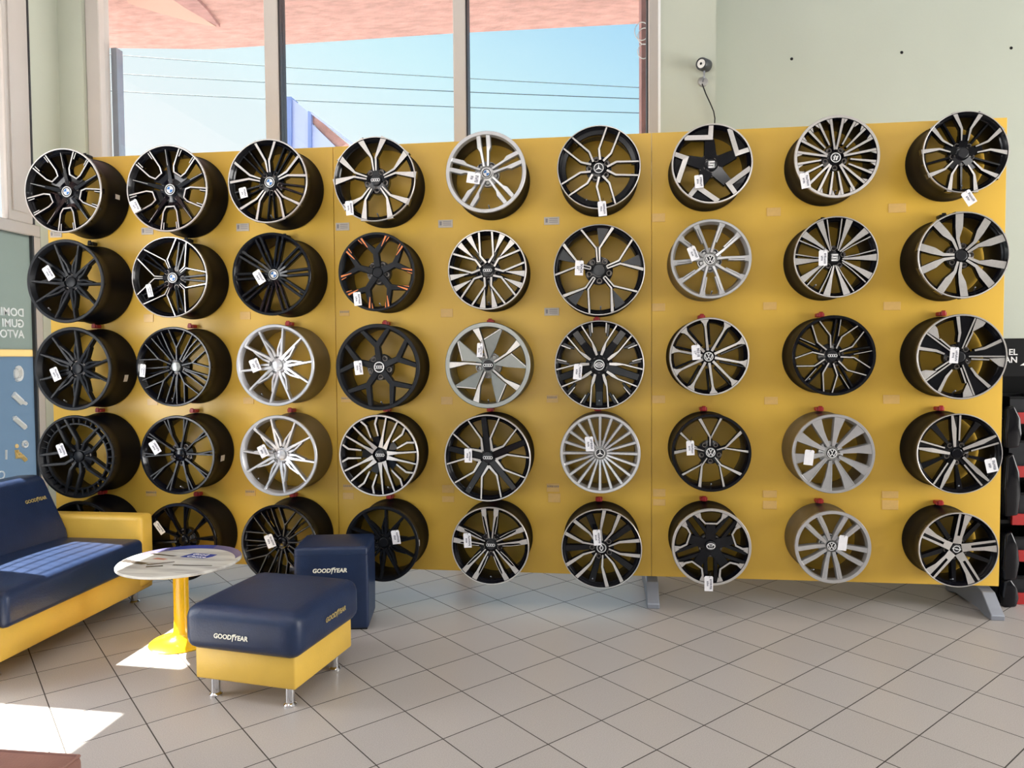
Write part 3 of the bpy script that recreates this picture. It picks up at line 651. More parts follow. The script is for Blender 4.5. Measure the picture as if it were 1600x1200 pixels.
def emblem(kind, r, y):
    mb_ = MB()
    def ring(r0, r1, mi, cx=0, cz=0, sx_=1, n=20, yy=0):
        vs = []; 
        for k in range(n):
            a = 2*PI*k/n
            vs += [(cx+r0*sx_*math.sin(a), y-yy, cz+r0*math.cos(a)), (cx+r1*sx_*math.sin(a), y-yy, cz+r1*math.cos(a))]
        mb_.add(vs, [(2*k, 2*k+1, (2*k+3) % (2*n), (2*k+2) % (2*n)) for k in range(n)], mi)
    def stroke(p0, p1, wd, mi):
        a, b = Vector(p0), Vector(p1); d = (b-a).normalized(); q = Vector((-d.y, d.x))*wd/2
        mb_.add([(v.x, y-.0004, v.y) for v in (a+q, b+q, b-q, a-q)], [(0, 1, 2, 3)], mi)
    mats = [M_white, M_eblue, M_cap]
    if kind == 'quarters':
        ring(.88*r, r, 0)
        for k in range(4):
            n = 6; mb_.add([(0, y, 0)]+[(.58*r*math.sin(PI/2*(k+i/n)), y, .58*r*math.cos(PI/2*(k+i/n))) for i in range(n+1)], [list(range(n+2))], 0 if k % 2 == 0 else 1)
        ring(.58*r, .66*r, 0)
    elif kind in ('rings', 'rings_w'):
        if kind == 'rings_w': ring(.84*r, r, 0)
        for k in range(4): ring(.20*r, .29*r, 0, cx=(-.6+.4*k)*r, yy=.0003*k)
    elif kind == 'star':
        ring(.82*r, .95*r, 0)
        for k in range(3):
            a = 2*PI*k/3; q = Vector((math.sin(a), math.cos(a)))*.84*r; b = Vector((math.sin(a+PI/3), math.cos(a+PI/3)))*.16*r; c = Vector((math.sin(a-PI/3), math.cos(a-PI/3)))*.16*r
            mb_.add([(0, y, 0), (b.x, y, b.y), (q.x, y, q.y), (c.x, y, c.y)], [(0, 1, 2, 3)], 0)
    elif kind == 'slots':
        for z0 in (.52, .0, -.52): stroke((-.62*r, z0*r), (.62*r, z0*r), .34*r, 0)
        stroke((-.46*r, .52*r), (-.46*r, 0), .3*r, 0); stroke((.46*r, -.52*r), (.46*r, 0), .3*r, 0)
    elif kind == 'arrow':
        ring(.80*r, .95*r, 0); stroke((-.35*r, -.5*r), (-.1*r, .5*r), .22*r, 0); stroke((.08*r, -.5*r), (.3*r, .2*r), .3*r, 0); stroke((-.5*r, .1*r), (.5*r, .25*r), .16*r, 0)
    elif kind == 'vw':
        ring(.80*r, .94*r, 0)
        for s in (-1, 1):
            stroke((s*.36*r, .74*r), (0, .10*r), .15*r, 0)
            stroke((s*.74*r, .38*r), (s*.32*r, -.62*r), .15*r, 0); stroke((s*.32*r, -.62*r), (0, .0), .15*r, 0)
    elif kind == 'oval':
        ring(.82*r, .95*r, 0); ring(.36*r, .46*r, 0, sx_=1.55); stroke((-.45*r, .1*r), (.45*r, .12*r), .1*r, 0); stroke((-.45*r, -.14*r), (.45*r, -.12*r), .1*r, 0)
    elif kind == 'diamond':
        ring(.82*r, .95*r, 0)
        for a, b in (((0, .6), (.34, 0)), ((.34, 0), (0, -.6)), ((0, -.6), (-.34, 0)), ((-.34, 0), (0, .6))): stroke([c*r for c in a], [c*r for c in b], .17*r, 0)
    elif kind == 'ellipses':
        ring(.5*r, .62*r, 0, sx_=1.45); ring(.46*r, .55*r, 0, sx_=.5, yy=.0003); ring(.2*r, .28*r, 0, cz=.3*r, sx_=2, yy=.0006)
    elif kind == 'bolt':
        ring(.60*r, .74*r, 0); stroke((-.9*r, .14*r), (.2*r, .04*r), .13*r, 0); stroke((.9*r, -.14*r), (-.2*r, -.04*r), .13*r, 0)
    else: return None
    return mb_.mesh('emblem', mats, recalc=False)

def make_wheel(wid):
    X, Z, R, W = WP[wid]; Z -= .02
    n, turn, bm_, fm, xm, lip, hd, els, cap, desc = D[wid]
    row, colm = wid//10, wid % 10
    t = thing('alloy_wheel', f'{desc}, {ROWN[row]}, {COLN[colm]}', 'wheel', (X, -.03-W, Z), 0, 'alloy wheels on the yellow display wall')
    mats = [bm_, fm] + ([xm] if xm else [])
    Wb = W+.024
    silver = bm_ in (SV, HY)
    # barrel: closed profile outside then inside
    mb_ = MB()
    prof = [(R*.995, .014), (R*.975, .020), (R*.945, .030), (R*.935, .055), (R*.90, .085), (R*.90, .12), (R*.945, .155), (R*.95, Wb-.026), (R*.985, Wb-.016), (R*.99, Wb-.002),
            (R*.955, Wb), (R*.915, Wb-.02), (R*.87, .13), (R*.87, .085), (R*.885, .05), (R*.90, .022), (R*.94, .012)]
    mb_.lathe(prof, 64, close=True)
    link('barrel', mb_.mesh('barrel', [M_sbarrel if silver and wid != 15 else (bm_ if bm_ is M_grey else M_barrel)], smooth=True, ang=50), t)
    mb_ = MB(); li = lip[1]
    prof = [(R*.995, .014), (R, .008), (R*.992, .0015), (R*.985, 0), (R*li, .001), (R*(li-.012), .006), (R*.875, .032), (R*.90, .034), (R*.94, .022)]
    rg = [B, lip[0], lip[0], lip[0], B, B, B, B, B]
    mb_.lathe(prof, 72, close=True, ranges=rg)
    link('lip', mb_.mesh('lip', mats, smooth=True, ang=35), t)
    # spokes
    mb_ = MB(); seq = 0
    for e in els:
        if e[0] == 'b':
            _, mi, pts_, ws, mir, drop = e; drop = drop+.0011*seq*.3
            bar(mb_, R, hd, mi, pts_, list(ws), drop)
            if mir: bar(mb_, R, hd, mi, [(r, -q) for r, q in pts_], list(ws), drop+.0004)
        else:
            _, mi, pts_, mir, drop = e
            plate(mb_, R, hd, mi, pts_, drop)
            if mir: plate(mb_, R, hd, mi, [(r, -q) for r, q in pts_][::-1], drop)
        seq += 1
    me = mb_.mesh('spoke', mats, tri=True)
    for k in range(n): link('spoke', me, t, (0, 0, 0), (0, math.radians(turn+360*k/n), 0))
    # hub with five bolt recesses, cap, emblem
    y0 = dep(.1, hd)
    hubm = bm_; hr = .31 if n == 5 else (.24 if not silver else .30)
    mb_ = MB(); prof = [(.001, y0+.012), (R*.16, y0+.010), (R*.20, y0+.014), (R*hr, y0+.022), (R*hr, y0+.060), (R*.13, y0+.075), (.001, y0+.075)]
    mb_.lathe(prof, 30, close=False); link('hub', mb_.mesh('hub', [hubm], smooth=True, ang=40), t)
    mb_ = MB(); b_r = R*.05
    mb_.lathe([(b_r*1.25, 0), (b_r*1.2, -.004), (b_r, -.004), (b_r*.8, .004), (.0005, .004)], 14)
    bme = mb_.mesh('bolt', [M_bolt if not silver else M_dkgrey], smooth=True)
    off = turn + (36 if wid in (15, 17, 27, 33, 43, 36, 46, 48, 26, 57, 58, 39, 47, 37, 24, 35) else 36)
    for k in range(5):
        a = math.radians(off+72*k); link('bolt', bme, t, (R*.235*math.sin(a), y0+.014, R*.235*math.cos(a)))
    rc = R*.125
    mb_ = MB(); mb_.lathe([(.0005, 0), (rc*.86, 0), (rc*.97, .002), (rc, .006), (rc, .03)], 28)
    capm = M_cap if cap in ('rings', 'vw', 'star', 'slots', 'arrow', 'oval', 'diamond', 'ellipses', 'bolt', 'quarters', 'rings_w', None) else (M_dkgrey if cap == 'dish' else bm_)
    if wid == 32: capm = M_grey
    yc = y0-.006
    cp = link('centre_cap', mb_.mesh('centre_cap', [capm], smooth=True, ang=30), t, (0, yc, 0))
    em = emblem(cap, rc, -.0008)
    if em: link('emblem', em, cp)
    # valve stem at the rim
    mb_ = MB(); a = math.radians(turn+36+360/n*2)
    mb_.tube([(R*.86*math.sin(a), .05, R*.86*math.cos(a)), (R*.80*math.sin(a), .018, R*.80*math.cos(a))], .004, 6)
    link('valve', mb_.mesh('valve', [M_steel]), t)
    return t
WHEELS = {k: make_wheel(k) for k in sorted(D)}

# white stickers on some barrels (parts of their wheels)
def sticker(wid, deg, d0, d1, half, inner=False):
    X, Z, R, W = WP[wid]; mb_ = MB(); n = 5; r = R*(.878 if inner else .957)
    if not inner: r = R*.957
    a0 = math.radians(deg)
    vs = []
    for k in range(n+1):
        a = a0+half*(2*k/n-1)
        vs += [(r*math.sin(a), d0, r*math.cos(a)), (r*math.sin(a), d1, r*math.cos(a))]
    mb_.add(vs, [(2*k, 2*k+1, 2*k+3, 2*k+2) for k in range(n)])
    o = link('sticker', mb_.mesh('sticker', [M_card], recalc=False), WHEELS[wid]); o['label'] = 'small white barcode sticker'
sticker(11, 93, .155, .20, .06); sticker(31, 105, .16, .20, .09); sticker(42, 98, .10, .15, .08); sticker(54, 90, .03, .06, .09); sticker(56, 8, .02, .07, .14)

# ------------------------------------------------------------------ hooks that carry the wheels
for wid in sorted(D):
    X, Z, R, W = WP[wid]; Z -= .02; row, colm = wid//10, wid % 10
    red = row >= 3
    t = thing('wheel_hook', f'{"red tipped" if red else "dark"} hook holding the wheel of the {ROWN[row]}, {COLN[colm]}', 'hook', (X-.015, 0, Z+R), 0, 'hooks on the yellow display wall')
    mb_ = MB(); mb_.box((-.022, -.05, .0), (.022, 0, .024)); mb_.box((-.013, -.058, -.0), (.013, -.05, .032))
    link('clip', mb_.mesh('clip', [M_red if red else M_dark], bevel=(.004, 1)), t)

# ------------------------------------------------------------------ price tags
digits_cache = {}
def code_mesh(key, w_, h_, cols):
    # two columns of sideways figures, too small in the photograph to read
    mb_ = MB(); r2 = random.Random(key)
    for cx, z0, z1, wd in cols:
        z = z0
        while z < z1:
            hh = h_*r2.uniform(.055, .075)
            for _ in range(2):
                x0 = cx-wd/2+r2.random()*wd*.5
                mb_.box((x0, -.0012, z), (x0+wd*.5, -.0006, z+hh*.55))
            mb_.box((cx-wd/2, -.0012, z+hh*.55), (cx+wd/2, -.0006, z+hh*.8))
            z += hh*1.35
    return mb_.mesh('lettering', [M_ink])
TAGS = {12:(211,322,-25,13,19), 13:(380,301,-12,12,16), 14:(546,325,-4,12,22), 15:(740,278,10,21,17), 16:(941,326,-5,13,23), 17:(1092,283.5,-5,13,20), 18:(1258,282,-10,14,24), 19:(1514,309,-33,15,23),
 21:(75.7,426.5,-30,13,22), 22:(233.5,454,-12,9,20), 23:(404.8,433,-30,13,22), 24:(558.5,467,-5,12,21), 26:(905,418.6,3,13,23), 27:(1083,396,-22,13,22), 28:(1286,403,0,13,24),
 31:(86.5,584.6,-22,13,21), 32:(222.9,579,8,9,20), 33:(398.4,570.7,-20,15,20), 34:(560,574.6,-6,13,22), 35:(749.7,547,3,9,22), 36:(902.7,581,5,13,24), 37:(1087.7,550.5,-5,13,23), 39:(1491,555,3,13,25),
 41:(96,703.7,-20,13,21), 42:(242,699,-30,13,21), 43:(411,705,-25,14,19), 45:(731.6,711.8,0,12,22), 46:(921,693.7,-5,13,23), 47:(1078.7,700,-3,12,23), 48:(1264,714.8,6,14,24), 49:(1549,727,-14,17,22),
 52:(248.8,824.7,-35,9,22), 53:(421.9,845.6,-20,14,21), 54:(618.5,839.4,-8,13,22), 55:(730.4,844.4,-3,12,23), 56:(933,840,-5,12,25), 57:(1107.4,912,0,13,24), 58:(1316.9,848.4,6,13,24)}
for wid, (u, v, rot, pw, ph) in sorted(TAGS.items()):
    X, Z, R, W = WP[wid]; row, colm = wid//10, wid % 10
    y = -.03-W-.010
    p0 = un(u, v, 1, y); sc = (p0-CAM).dot(fw)/FPX; w_, h_ = pw*sc, ph*sc
    blank = wid in (48, 58)
    t = thing('price_tag', f'{"blank " if blank else ""}white card tag tied to the wheel of the {ROWN[row]}, {COLN[colm]}', 'tag', p0, 0, 'white tags tied to the wheels')
    t.rotation_euler = (.04, math.radians(-rot) if False else math.radians(rot), 0)
    mb_ = MB(); mb_.prism([(-w_/2, -h_/2), (w_/2, -h_/2), (w_/2, h_/2*.86), (w_/2*.8, h_/2), (-w_/2*.8, h_/2), (-w_/2, h_/2*.86)], -.0006, .0006, 1)
    link('card', mb_.mesh('card', [M_card]), t)
    if wid in (26, 37):
        for body, cx, szx in ((('90434' if wid == 26 else '90318'), w_*.24, h_*.24), (('22"' if wid == 26 else '17"'), -w_*.14, h_*.22)):
            link('lettering', text_mesh(body, szx, M_ink, bold=szx*.02, depth=.0003), t, (cx, -.0012, -h_*.02), (PI/2, PI/2, 0))
    elif not blank:
        link('lettering', code_mesh(wid, w_, h_, [(w_*.24, -h_*.36, h_*.28, w_*.28), (-w_*.13, -h_*.16, h_*.12, w_*.24)]), t)
    mb_ = MB(); mb_.tube([(w_*.05, -.002, h_*.40), (w_*.12, -.004, h_*.50), (w_*.2, .004, h_*.62), (w_*.25, .014, h_*.72), (w_*.15, .012, h_*.60), (w_*.05, .001, h_*.40)], .0011, 5)
    link('string', mb_.mesh('string', [M_dark]), t)

# ------------------------------------------------------------------ placards on the yellow wall
PLC = [(87,366,20,10,'g'),(230,361,20,11,'g'),(379,355,21,12,'g'),(535,354,22,12,'g'),(696,349.5,23,12,'g'),(862,345,24,12,'g'),(862,487,23,12,'g'),
 (1029,340,20,13,'f'),(1209,331,21,13,'f'),(1402,325,26,14,'f'),(232,497,16,12,'f'),(383,493,17,12,'f'),(538,489,16,9,'t'),(698,489,19,13,'f'),(1029,480,20,12,'f'),(1203,478,20,12,'f'),(1394,478,25,13,'f'),
 (238,628,17,10,'f'),(388,626,17,10,'f'),(541,624,17,9,'t'),(698,626,18,12,'f'),(863,623,18,12,'t'),(1029,624,20,12,'f'),(1205,626,20,12,'f'),(1393,624,24,14,'f'),
 (236,771,18,9,'t'),(391,770,17,10,'t'),(544,761,17,9,'t'),(544,775,17,10,'f'),(700,764,19,12,'f'),(700,780,19,9,'f'),(864,762,20,13,'t'),(866,778,19,14,'f'),(1030,770,19,12,'f'),(1030,785,19,10,'f'),(1203,772,21,11,'f'),(1203,789,21,13,'f'),(1391,773,24,11,'f'),(1391,789,24,15,'f')]
under = {}
for (u, v, pw, ph, kind) in PLC:
    p0 = un(u, v, 1, -.004); sc = (p0-CAM).dot(fw)/FPX; w_, h_ = pw*sc, ph*sc
    c = min(range(1, 10), key=lambda k: abs(WP[10+k][0]-.25-p0.x)); r = min(range(1, 5), key=lambda k: abs((WP[10*k+c][1]-.30)-p0.z))
    key = (r, c); under[key] = under.get(key, 0)+1
    dsc = {'g': 'grey printed placard', 'f': 'faint clear placard', 't': 'clear placard with dark print'}[kind]
    if under[key] > 1: dsc = 'lower ' + dsc
    t = thing('placard', f'{dsc} below the {ROWN[r]} wheel {COLN[c]}', 'placard', (p0.x, 0, p0.z), 0, 'small placards on the yellow wall')
    mb_ = MB(); mb_.box((-w_/2, -.004, -h_/2), (w_/2, 0, h_/2)); link('plate', mb_.mesh('plate', [M_tagc if kind == 'g' else M_tagf], bevel=(.001, 1)), t)
    mb_ = MB()
    if kind == 'g':
        for zz in (.28, .05, -.18): mb_.box((-w_*.16, -.0048, zz*h_-.002), (w_*.40, -.0042, zz*h_+.002))
        mb_.box((-w_*.40, -.0048, -.22*h_), (-w_*.26, -.0042, .3*h_))
    elif kind == 't':
        r2 = random.Random(u)
        x0 = -w_*.42
        while x0 < w_*.40:
            mb_.box((x0, -.0048, h_*.02), (x0+.004, -.0042, h_*.34)); mb_.box((x0, -.0048, h_*.14), (x0+.010, -.0042, h_*.20)); x0 += .013
    if kind != 'f': link('print', mb_.mesh('print', [M_tagink]), t)

# ------------------------------------------------------------------ security camera on the column, wall plugs
cb = un(1098, 128, 1, YB)
t = thing('security_camera', 'grey barrel security camera on the column above the display wall', 'camera', (cb.x, YB, cb.z))
mb = MB(); mb.lathe([(.0005, -.014), (.03, -.012), (.038, 0)], 20); link('base', mb.mesh('base', [M_silver], smooth=True), t)
mb = MB(); mb.tube([(0, -.01, 0), (.002, -.05, .015), (.002, -.06, .04), (.0, -.062, .065)], .008, 8); link('bracket', mb.mesh('bracket', [M_steel], smooth=True), t)
ax = Vector((-.5, -.8, -.12)).normalized(); q = ax.to_track_quat('-Y', 'Z').to_euler()
mb = MB(); mb.lathe([(.0005, .05), (.040, .05), (.044, .045), (.044, -.042), (.040, -.05), (.034, -.05), (.032, -.045), (.0005, -.045)], 24); bd = link('housing', mb.mesh('housing', [M_dkgrey], smooth=True, ang=30), t, (0, -.062, .100), q)
mb = MB(); mb.lathe([(.030, -.047), (.016, -.049), (.0145, -.052), (.009, -.050)], 20); link('lens_ring', mb.mesh('lens_ring', [M_white], smooth=True), bd)
mb = MB(); mb.lathe([(.009, -.050), (.005, -.053), (.0005, -.054)], 16); link('lens', mb.mesh('lens', [M_black], smooth=True), bd)
cpts = [un(u, v, 1, YB-.02) for u, v in ((1097, 131), (1103, 147), (1110, 162), (1115, 174), (1117, 185), (1116, 205))]
mb = MB(); mb.tube([(p_.x-cb.x, -.02, p_.z-cb.z) for p_ in cpts], .0045, 6); link('cable', mb.mesh('cable', [M_dark], smooth=True), t)
for i, (u, v) in enumerate(((1237, 92), (1409, 82), (1580, 75))):
    p0 = un(u, v, 1, 1.30); mb = MB(); mb.lathe([(.0005, -.004), (.010, -.003), (.012, 0)], 10)
    tag(link('wall_plug', mb.mesh('wall_plug', [M_dark]), None, p0), f'{("leftmost", "middle", "rightmost")[i]} of three dark wall plugs high on the green wall', 'wall plug', 'wall plugs on the green wall')

# ------------------------------------------------------------------ GOODYEAR lettering
def brand_mesh(width, m):
    sz = 1.0
    a = text_mesh('GOOD', sz, m, bold=.035, shear=.15, depth=.004, align='LEFT'); b = text_mesh('YEAR', sz, m, bold=.035, shear=.15, depth=.004, align='LEFT')
    def ext(me): xs = [v.co.x for v in me.vertices]; return min(xs), max(xs)
    a0, a1 = ext(a); b0, b1 = ext(b)
    mb_ = MB()   # winged foot between the two words
    mb_.prism([(.02, -.60), (.13, -.56), (.24, -.2), (.33, .10), (.44, .26), (.80, .44), (.60, .45), (.84, .58), (.50, .56), (.22, .50), (.08, .40), (-.02, .18), (.08, .20), (.13, .10), (.05, -.3)], -.004, .004, 2)
    wing = mb_.mesh('wing', [m], tri=True)
    gap = .24
    me = join_meshes([(a, Matrix.Translation((-a0, 0, 0))), (wing, Matrix.Translation((a1-a0+.02, 0, 0))), (b, Matrix.Translation((a1-a0-b0+gap+.16, 0, 0)))], 'lettering', [m])
    xs = [v.co.x for v in me.vertices]; x0, x1 = min(xs), max(xs); k = width/(x1-x0)
    for v in me.vertices: v.co = ((v.co.x-(x0+x1)/2)*k, v.co.y*k, v.co.z*k*.5)
    return me
BR_W = brand_mesh(1.0, M_print_w); BR_G = brand_mesh(1.0, M_print_g)
def brand(parent, me, loc, rot, width):
    o = link('lettering', me, parent, loc, rot); o.scale = (width, width, width); return o

def rbox(name, a, b, m, parent, bev, seg=3, bulge=0):
    mb_ = MB(); mb_.box(a, b); me = mb_.mesh(name, [m], bevel=(bev, seg), smooth=True, ang=60)
    return link(name, me, parent)
def cushion(name, sx_, sy_, z0, z1, m, parent, bev, crown=.02, loc=(0, 0, 0), n=12):
    # soft block: subdivided rounded box with a crowned top
    bm = bmesh.new(); bmesh.ops.create_cube(bm, size=1)
    for v in bm.verts: v.co = Vector((v.co.x*sx_, v.co.y*sy_, (z0+z1)/2+v.co.z*(z1-z0)))
    es = [e for e in bm.edges]
    bmesh.ops.bevel(bm, geom=es, offset=bev, segments=4, profile=.5, affect='EDGES')
    big = [e for e in bm.edges if e.calc_length() > .12]
    bmesh.ops.subdivide_edges(bm, edges=big, cuts=n, use_grid_fill=True)
    for v in bm.verts:
        if v.co.z > (z0+z1)/2:
            fx, fy = 1-(2*v.co.x/sx_)**2, 1-(2*v.co.y/sy_)**2
            v.co.z += crown*max(0, fx)*max(0, fy)
        f2 = max(0, 1-(2*(v.co.z-(z0+z1)/2)/(z1-z0))**2)
        k = 1+.012*f2; v.co.x *= k; v.co.y *= k
    for f in bm.faces: f.smooth = True
    me = bpy.data.meshes.new(name); bm.to_mesh(me); bm.free(); me.materials.append(m)
    return link(name, me, parent, loc)
leg_mb = MB(); leg_mb.lathe([(.0005, .10), (.021, .10), (.021, .016), (.026, .012), (.030, .007), (.030, 0), (.0005, 0)], 24, axis='z')
leg_me = leg_mb.mesh('leg', [M_chrome], smooth=True, ang=35)

# ------------------------------------------------------------------ square ottoman
t = thing('ottoman', 'square ottoman with blue cushion over a yellow base on chrome legs', 'ottoman', (2.256, -1.359, 0), math.radians(-8.9))
rbox('base', (-.258, -.26, .10), (.262, .26, .255), M_yel, t, .008, 2)
cushion('cushion', .590, .590, .240, .447, M_blue, t, .055, .012)
for sx_ in (-1, 1):
    for sy_ in (-1, 1): link('leg', leg_me, t, (sx_*.198, sy_*.20, 0))
brand(t, BR_W, (-.035, -.3015, .325), (PI/2, 0, 0), .178)
brand(t, BR_G, (.3015, .04, .345), (PI/2, 0, PI/2), .19)

# ------------------------------------------------------------------ blue cube stool
CR = math.radians(10.6)
fl, frr = Vector((2.095, -.735, 0)), Vector((2.52, -.652, 0)); mid = (fl+frr)/2; nrm = Vector((-math.sin(CR), math.cos(CR), 0))
cc = mid+nrm*.165-Vector((.028, .005, 0))
t = thing('cube_stool', 'dark blue cube stool standing behind the square ottoman', 'stool', (cc.x, cc.y, 0), CR)
cushion('body', .418, .33, .006, .486, M_blue, t, .018, .006)
mb = MB(); mb.box((-.2115, -.1675, .441), (.2115, .1675, .4425)); link('seam', mb.mesh('seam', [M_blue], bevel=(.0005, 1)), t)
mb = MB(); mb.box((-.20, -.15, 0), (.20, .15, .012)); link('underside', mb.mesh('underside', [M_dark]), t)
brand(t, BR_W, (-.005, -.1690, .352), (PI/2, 0, 0), .195)

# ------------------------------------------------------------------ round table
TX, TY, TZ, TR = 1.508, -.945, .463, .322
t = thing('round_table', 'round table with printed top on a yellow pedestal by the sofa', 'table', (TX, TY, 0))
mb = MB(); mb.lathe([(.0005, .0), (TR-.006, .0), (TR, .004), (TR, .012), (TR-.004, .016), (.0005, .016)], 64, axis='z')
tt = link('table_top', mb.mesh('table_top', [M_table], smooth=True, ang=40), t, (0, 0, TZ-.016))
# flat print on the top
def tprint(name, poly, m, z=.0166):
    mb_ = MB(); mb_.add([(a, b, z) for a, b in poly], [list(range(len(poly)))]); return link(name, mb_.mesh(name, [m], recalc=False), tt)
pa = math.radians(18); R0 = TR-.004
ang = [math.radians(a) for a in range(22, 165, 6)]
arc1 = [(R0*math.cos(a), R0*math.sin(a)) for a in ang]
arc2 = [(1.35*R0*math.cos(a)*.70+.015, 1.35*R0*math.sin(a)*.70-.062) for a in ang]
tprint('print_band', arc1+arc2[::-1], M_violet)
arc3 = [(x*.995, y*.995) for x, y in arc1[10:19]]; arc4 = [(x*1.0, y*1.0) for x, y in arc2[10:19]]
tprint('print_band', arc3+arc4[::-1], M_tblue, .0169)
def trot(p, o, a): return (o[0]+p[0]*math.cos(a)-p[1]*math.sin(a), o[1]+p[0]*math.sin(a)+p[1]*math.cos(a))
bo = (.055, .085)
tprint('print_badge', [trot(p_, bo, -.12) for p_ in ((-.085, -.045), (.07, -.045), (.095, .0), (.095, .045), (-.06, .045))], M_tblue, .0170)
for body, dy in (('Good', .02), ('Choice', -.022)):
    lt = link('lettering', text_mesh(body, .042, M_white, bold=.0006, depth=.0002), tt, (bo[0]+.005, bo[1]+dy, .0174), (0, 0, -.12))
for poly, m in (([(-.31, -.07), (-.16, -.11), (-.13, -.085), (-.31, -.02)], M_tdark), ([(-.24, .09), (-.08, .06), (-.06, .07), (-.24, .115)], M_tdark), ([(-.17, .0), (-.09, -.015), (-.075, .005), (-.15, .025)], M_tred),
                ([(-.10, -.16), (-.02, -.13), (-.03, -.115), (-.11, -.14)], M_tdark), ([(.02, -.11), (.24, -.10), (.24, -.09), (.02, -.095)], M_tdark), ([(-.12, -.12), (.0, -.05), (-.01, -.04), (-.13, -.105)], M_tdark)):
    tprint('print_patch', poly, m, .0168)
mb = MB(); mb.lathe([(.040, TZ-.016), (.040, .10), (.046, .06), (.066, .035), (.11, .022), (.165, .012), (.172, .006), (.170, 0), (.0005, 0)], 48, axis='z')
link('pedestal', mb.mesh('pedestal', [M_lacquer], smooth=True, ang=50), t)
mb = MB(); mb.lathe([(.0005, TZ-.016), (.12, TZ-.016), (.12, TZ-.022), (.04, TZ-.03)], 32, axis='z'); link('top_plate', mb.mesh('top_plate', [M_lacquer], smooth=True), t)

# ------------------------------------------------------------------ sofa
t = thing('sofa', 'navy leather sofa with yellow base and yellow arms along the left wall', 'sofa', (.30, -.98, 0), 0)
OX, OY = .30, -.98
def L3(x, y, z): return (x-OX, y-OY, z)
rbox('base', L3(-.26, -1.53, .10), L3(.92, -.302, .275), M_yel, t, .012, 2)
for nm, y0, y1 in (('arm', -.44, -.302), ('arm', -1.67, -1.535)):
    rbox(nm, L3(-.26, y0, .12), L3(.935, y1, .582), M_yel, t, .03, 4)
cu = cushion('seat_cushion', .76, 1.085, .262, .445, M_blue, t, .035, .022, (.575-OX, -.985-OY, 0))
# leaning back cushion: profile in x,z extruded along y
mb = MB()
mb.prism([(.45, .43), (.435, .50), (.285, .82), (.24, .845), (.10, .835), (-.05, .60), (-.09, .43)], -1.53+.002-OY, -.442-OY, 1)
bme = mb.mesh('back_cushion', [M_blue], bevel=(.025, 4), smooth=True, ang=60)
for v in bme.vertices: v.co.x -= OX
bc = link('back_cushion', bme, t)
rbox('back_frame', L3(-.28, -1.53, .27), L3(-.06, -.30, .60), M_yel, t, .02, 3)
for lx, ly in ((.82, -.35), (.82, -1.46), (-.2, -.35), (-.2, -1.46)): link('leg', leg_me, t, L3(lx, ly, 0))
# lettering on the leaning face
fz = .705; fx = .435-(fz-.50)/(.82-.50)*(.435-.285)
o = brand(t, BR_G, L3(fx+.006, -.59, fz+.002), (0, 0, 0), .17)
ex = Vector((0, 1, 0)); ey = Vector((-.15, 0, .32)).normalized(); ez = ex.cross(ey)
o.rotation_euler = Matrix((ex, ey, ez)).transposed().to_euler()

# ------------------------------------------------------------------ brown pouffe at the lower left corner
t = thing('brown_stool', 'brown leather stool cut off by the lower left corner of the photo', 'stool', (1.95, -3.09, 0))
rbox('seat', (-.40, -.36, .10), (.345, .345, .40), M_brown, t, .018, 3)
mb = MB(); mb.tube([(-.385, .337, .398), (.335, .337, .398), (.337, -.35, .398)], .006, 6); link('piping', mb.mesh('piping', [M_brown], smooth=True), t)
for sx_ in (-.33, .28):
    for sy_ in (-.29, .28): link('leg', leg_me, t, (sx_, sy_, 0))

# ------------------------------------------------------------------ shelf rack at the right edge
RX, RY = 6.40, .18
t = thing('shelf_rack', 'black shop rack with red shelf strips at the right edge', 'shelf rack', (RX, RY, 0))
mb = MB(); mb.box((-.125, .0, 0), (-.105, .55, 1.66)); link('side_panel', mb.mesh('side_panel', [M_dark]), t)
mb = MB(); mb.box((1.0, .0, 0), (1.02, .55, 1.66)); link('side_panel', mb.mesh('side_panel', [M_dark]), t)
mb = MB(); mb.box((-.105, .53, 0), (1.0, .55, 1.66)); link('back_panel', mb.mesh('back_panel', [M_dark]), t)
mb = MB(); mb.box((-.125, -.02, 1.43), (1.02, .0, 1.665)); hb = link('header_board', mb.mesh('header_board', [M_dark], bevel=(.002, 1)), t)
for body, v in (('EL', 550.5), ('AN', 562.5)):
    p0 = un(1590, v, 1, RY-.022)
    link('lettering', text_mesh(body, .052, M_white, bold=.001, depth=.0005, align='RIGHT'), hb, (p0.x-RX, -.0215, p0.z), (PI/2, 0, 0))
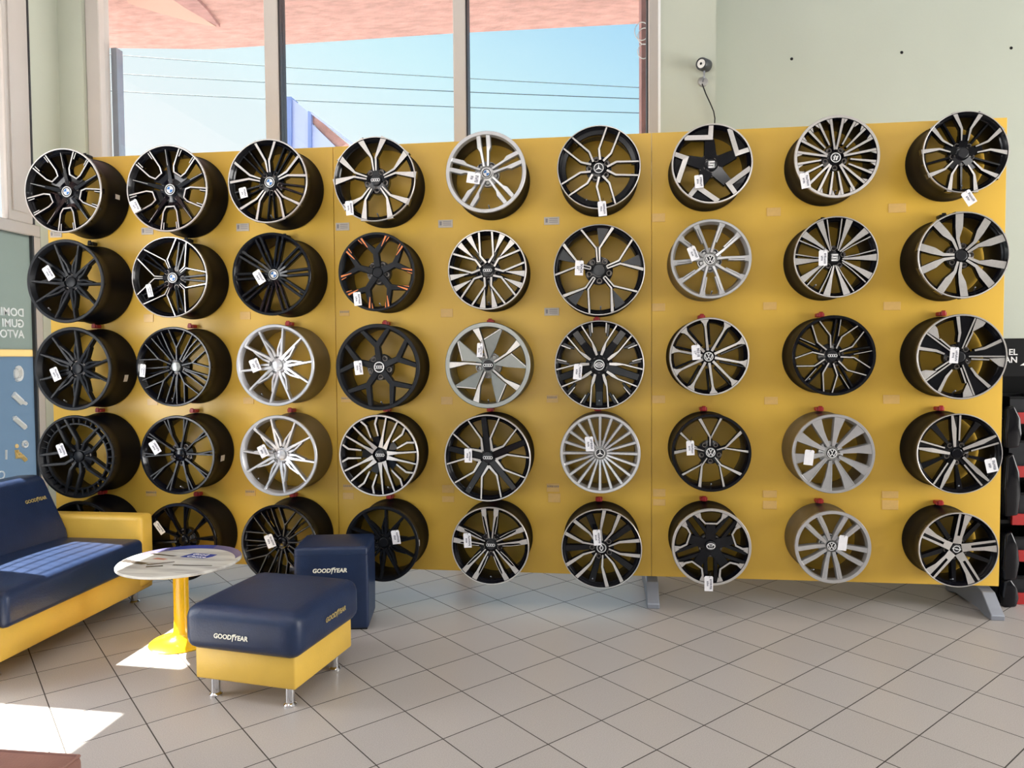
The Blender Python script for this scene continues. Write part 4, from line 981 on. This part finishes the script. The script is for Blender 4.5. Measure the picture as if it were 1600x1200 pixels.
p0 = un(1600, 568, 1, RY-.022); mb = MB(); mb.prism([(p0.x-RX-.022, p0.z-.012), (p0.x-RX+.07, p0.z-.012), (p0.x-RX+.024, p0.z+.02)], -.0225, -.0205, 1); link('logo', mb.mesh('logo', [M_white]), hb)
sh = [1.150, .815, .515, .285, .015]
for z in sh:
    mb = MB(); mb.box((-.105, .02, z-.01), (1.0, .53, z+.012)); link('shelf', mb.mesh('shelf', [M_dark]), t)
    mb = MB(); mb.box((-.03, .0, z-.015), (1.0, .02, z+.055)); o = link('shelf_strip', mb.mesh('shelf_strip', [M_red], bevel=(.002, 1)), t); o['label'] = 'red shelf edge strip'
hts = [.14, .20, .17, .12, .14]
for i, z in enumerate(sh):
    for k in range(2):
        x0 = -.04+k*.32; h_ = hts[i]
        b_ = thing('plastic_bin', f'black plastic bin on the {("top", "second", "third", "fourth", "lowest")[i]} red edged shelf of the rack, {("left", "right")[k]}', 'bin', (RX+x0+.15, RY+.25, z+.0121), 0, 'black bins on the rack')
        mb = MB()
        for a, b in (((-.14, -.2, 0), (.14, .2, .01)), ((-.14, -.2, .01), (-.13, .2, h_)), ((.13, -.2, .01), (.14, .2, h_)), ((-.13, -.2, .01), (.13, -.19, h_)), ((-.13, .19, .01), (.13, .2, h_))): mb.box(a, b)
        link('body', mb.mesh('body', [M_bin]), b_)
        mb = MB(); mb.box((-.15, -.215, h_-.012), (.15, -.2, h_)); link('rim', mb.mesh('rim', [M_dark], bevel=(.002, 1)), b_)
# glossy plastic wrapped stock hung on the rack's side
for i, (v0, v1) in enumerate(((632, 700), (706, 806), (828, 905), (902, 948))):
    a, b = un(1580, v0, 1, RY-.03), un(1580, v1, 1, RY-.03); mb = MB(); hh = a.z-b.z
    mb.prism([(-.04, 0), (.035, .01), (.05, hh*.35), (.04, hh*.7), (.0, hh), (-.035, hh*.92), (-.045, hh*.4)], -.02, .045, 1)
    o = link('plastic_pouch', mb.mesh('plastic_pouch', [M_black], bevel=(.012, 2), smooth=True, ang=60), None, (6.335, RY-.05, b.z))
    tag(o, f'{("topmost", "second", "third", "lowest")[i]} glossy black pouch hanging between yellow wall and rack', 'pouch', 'black pouches on the rack side')
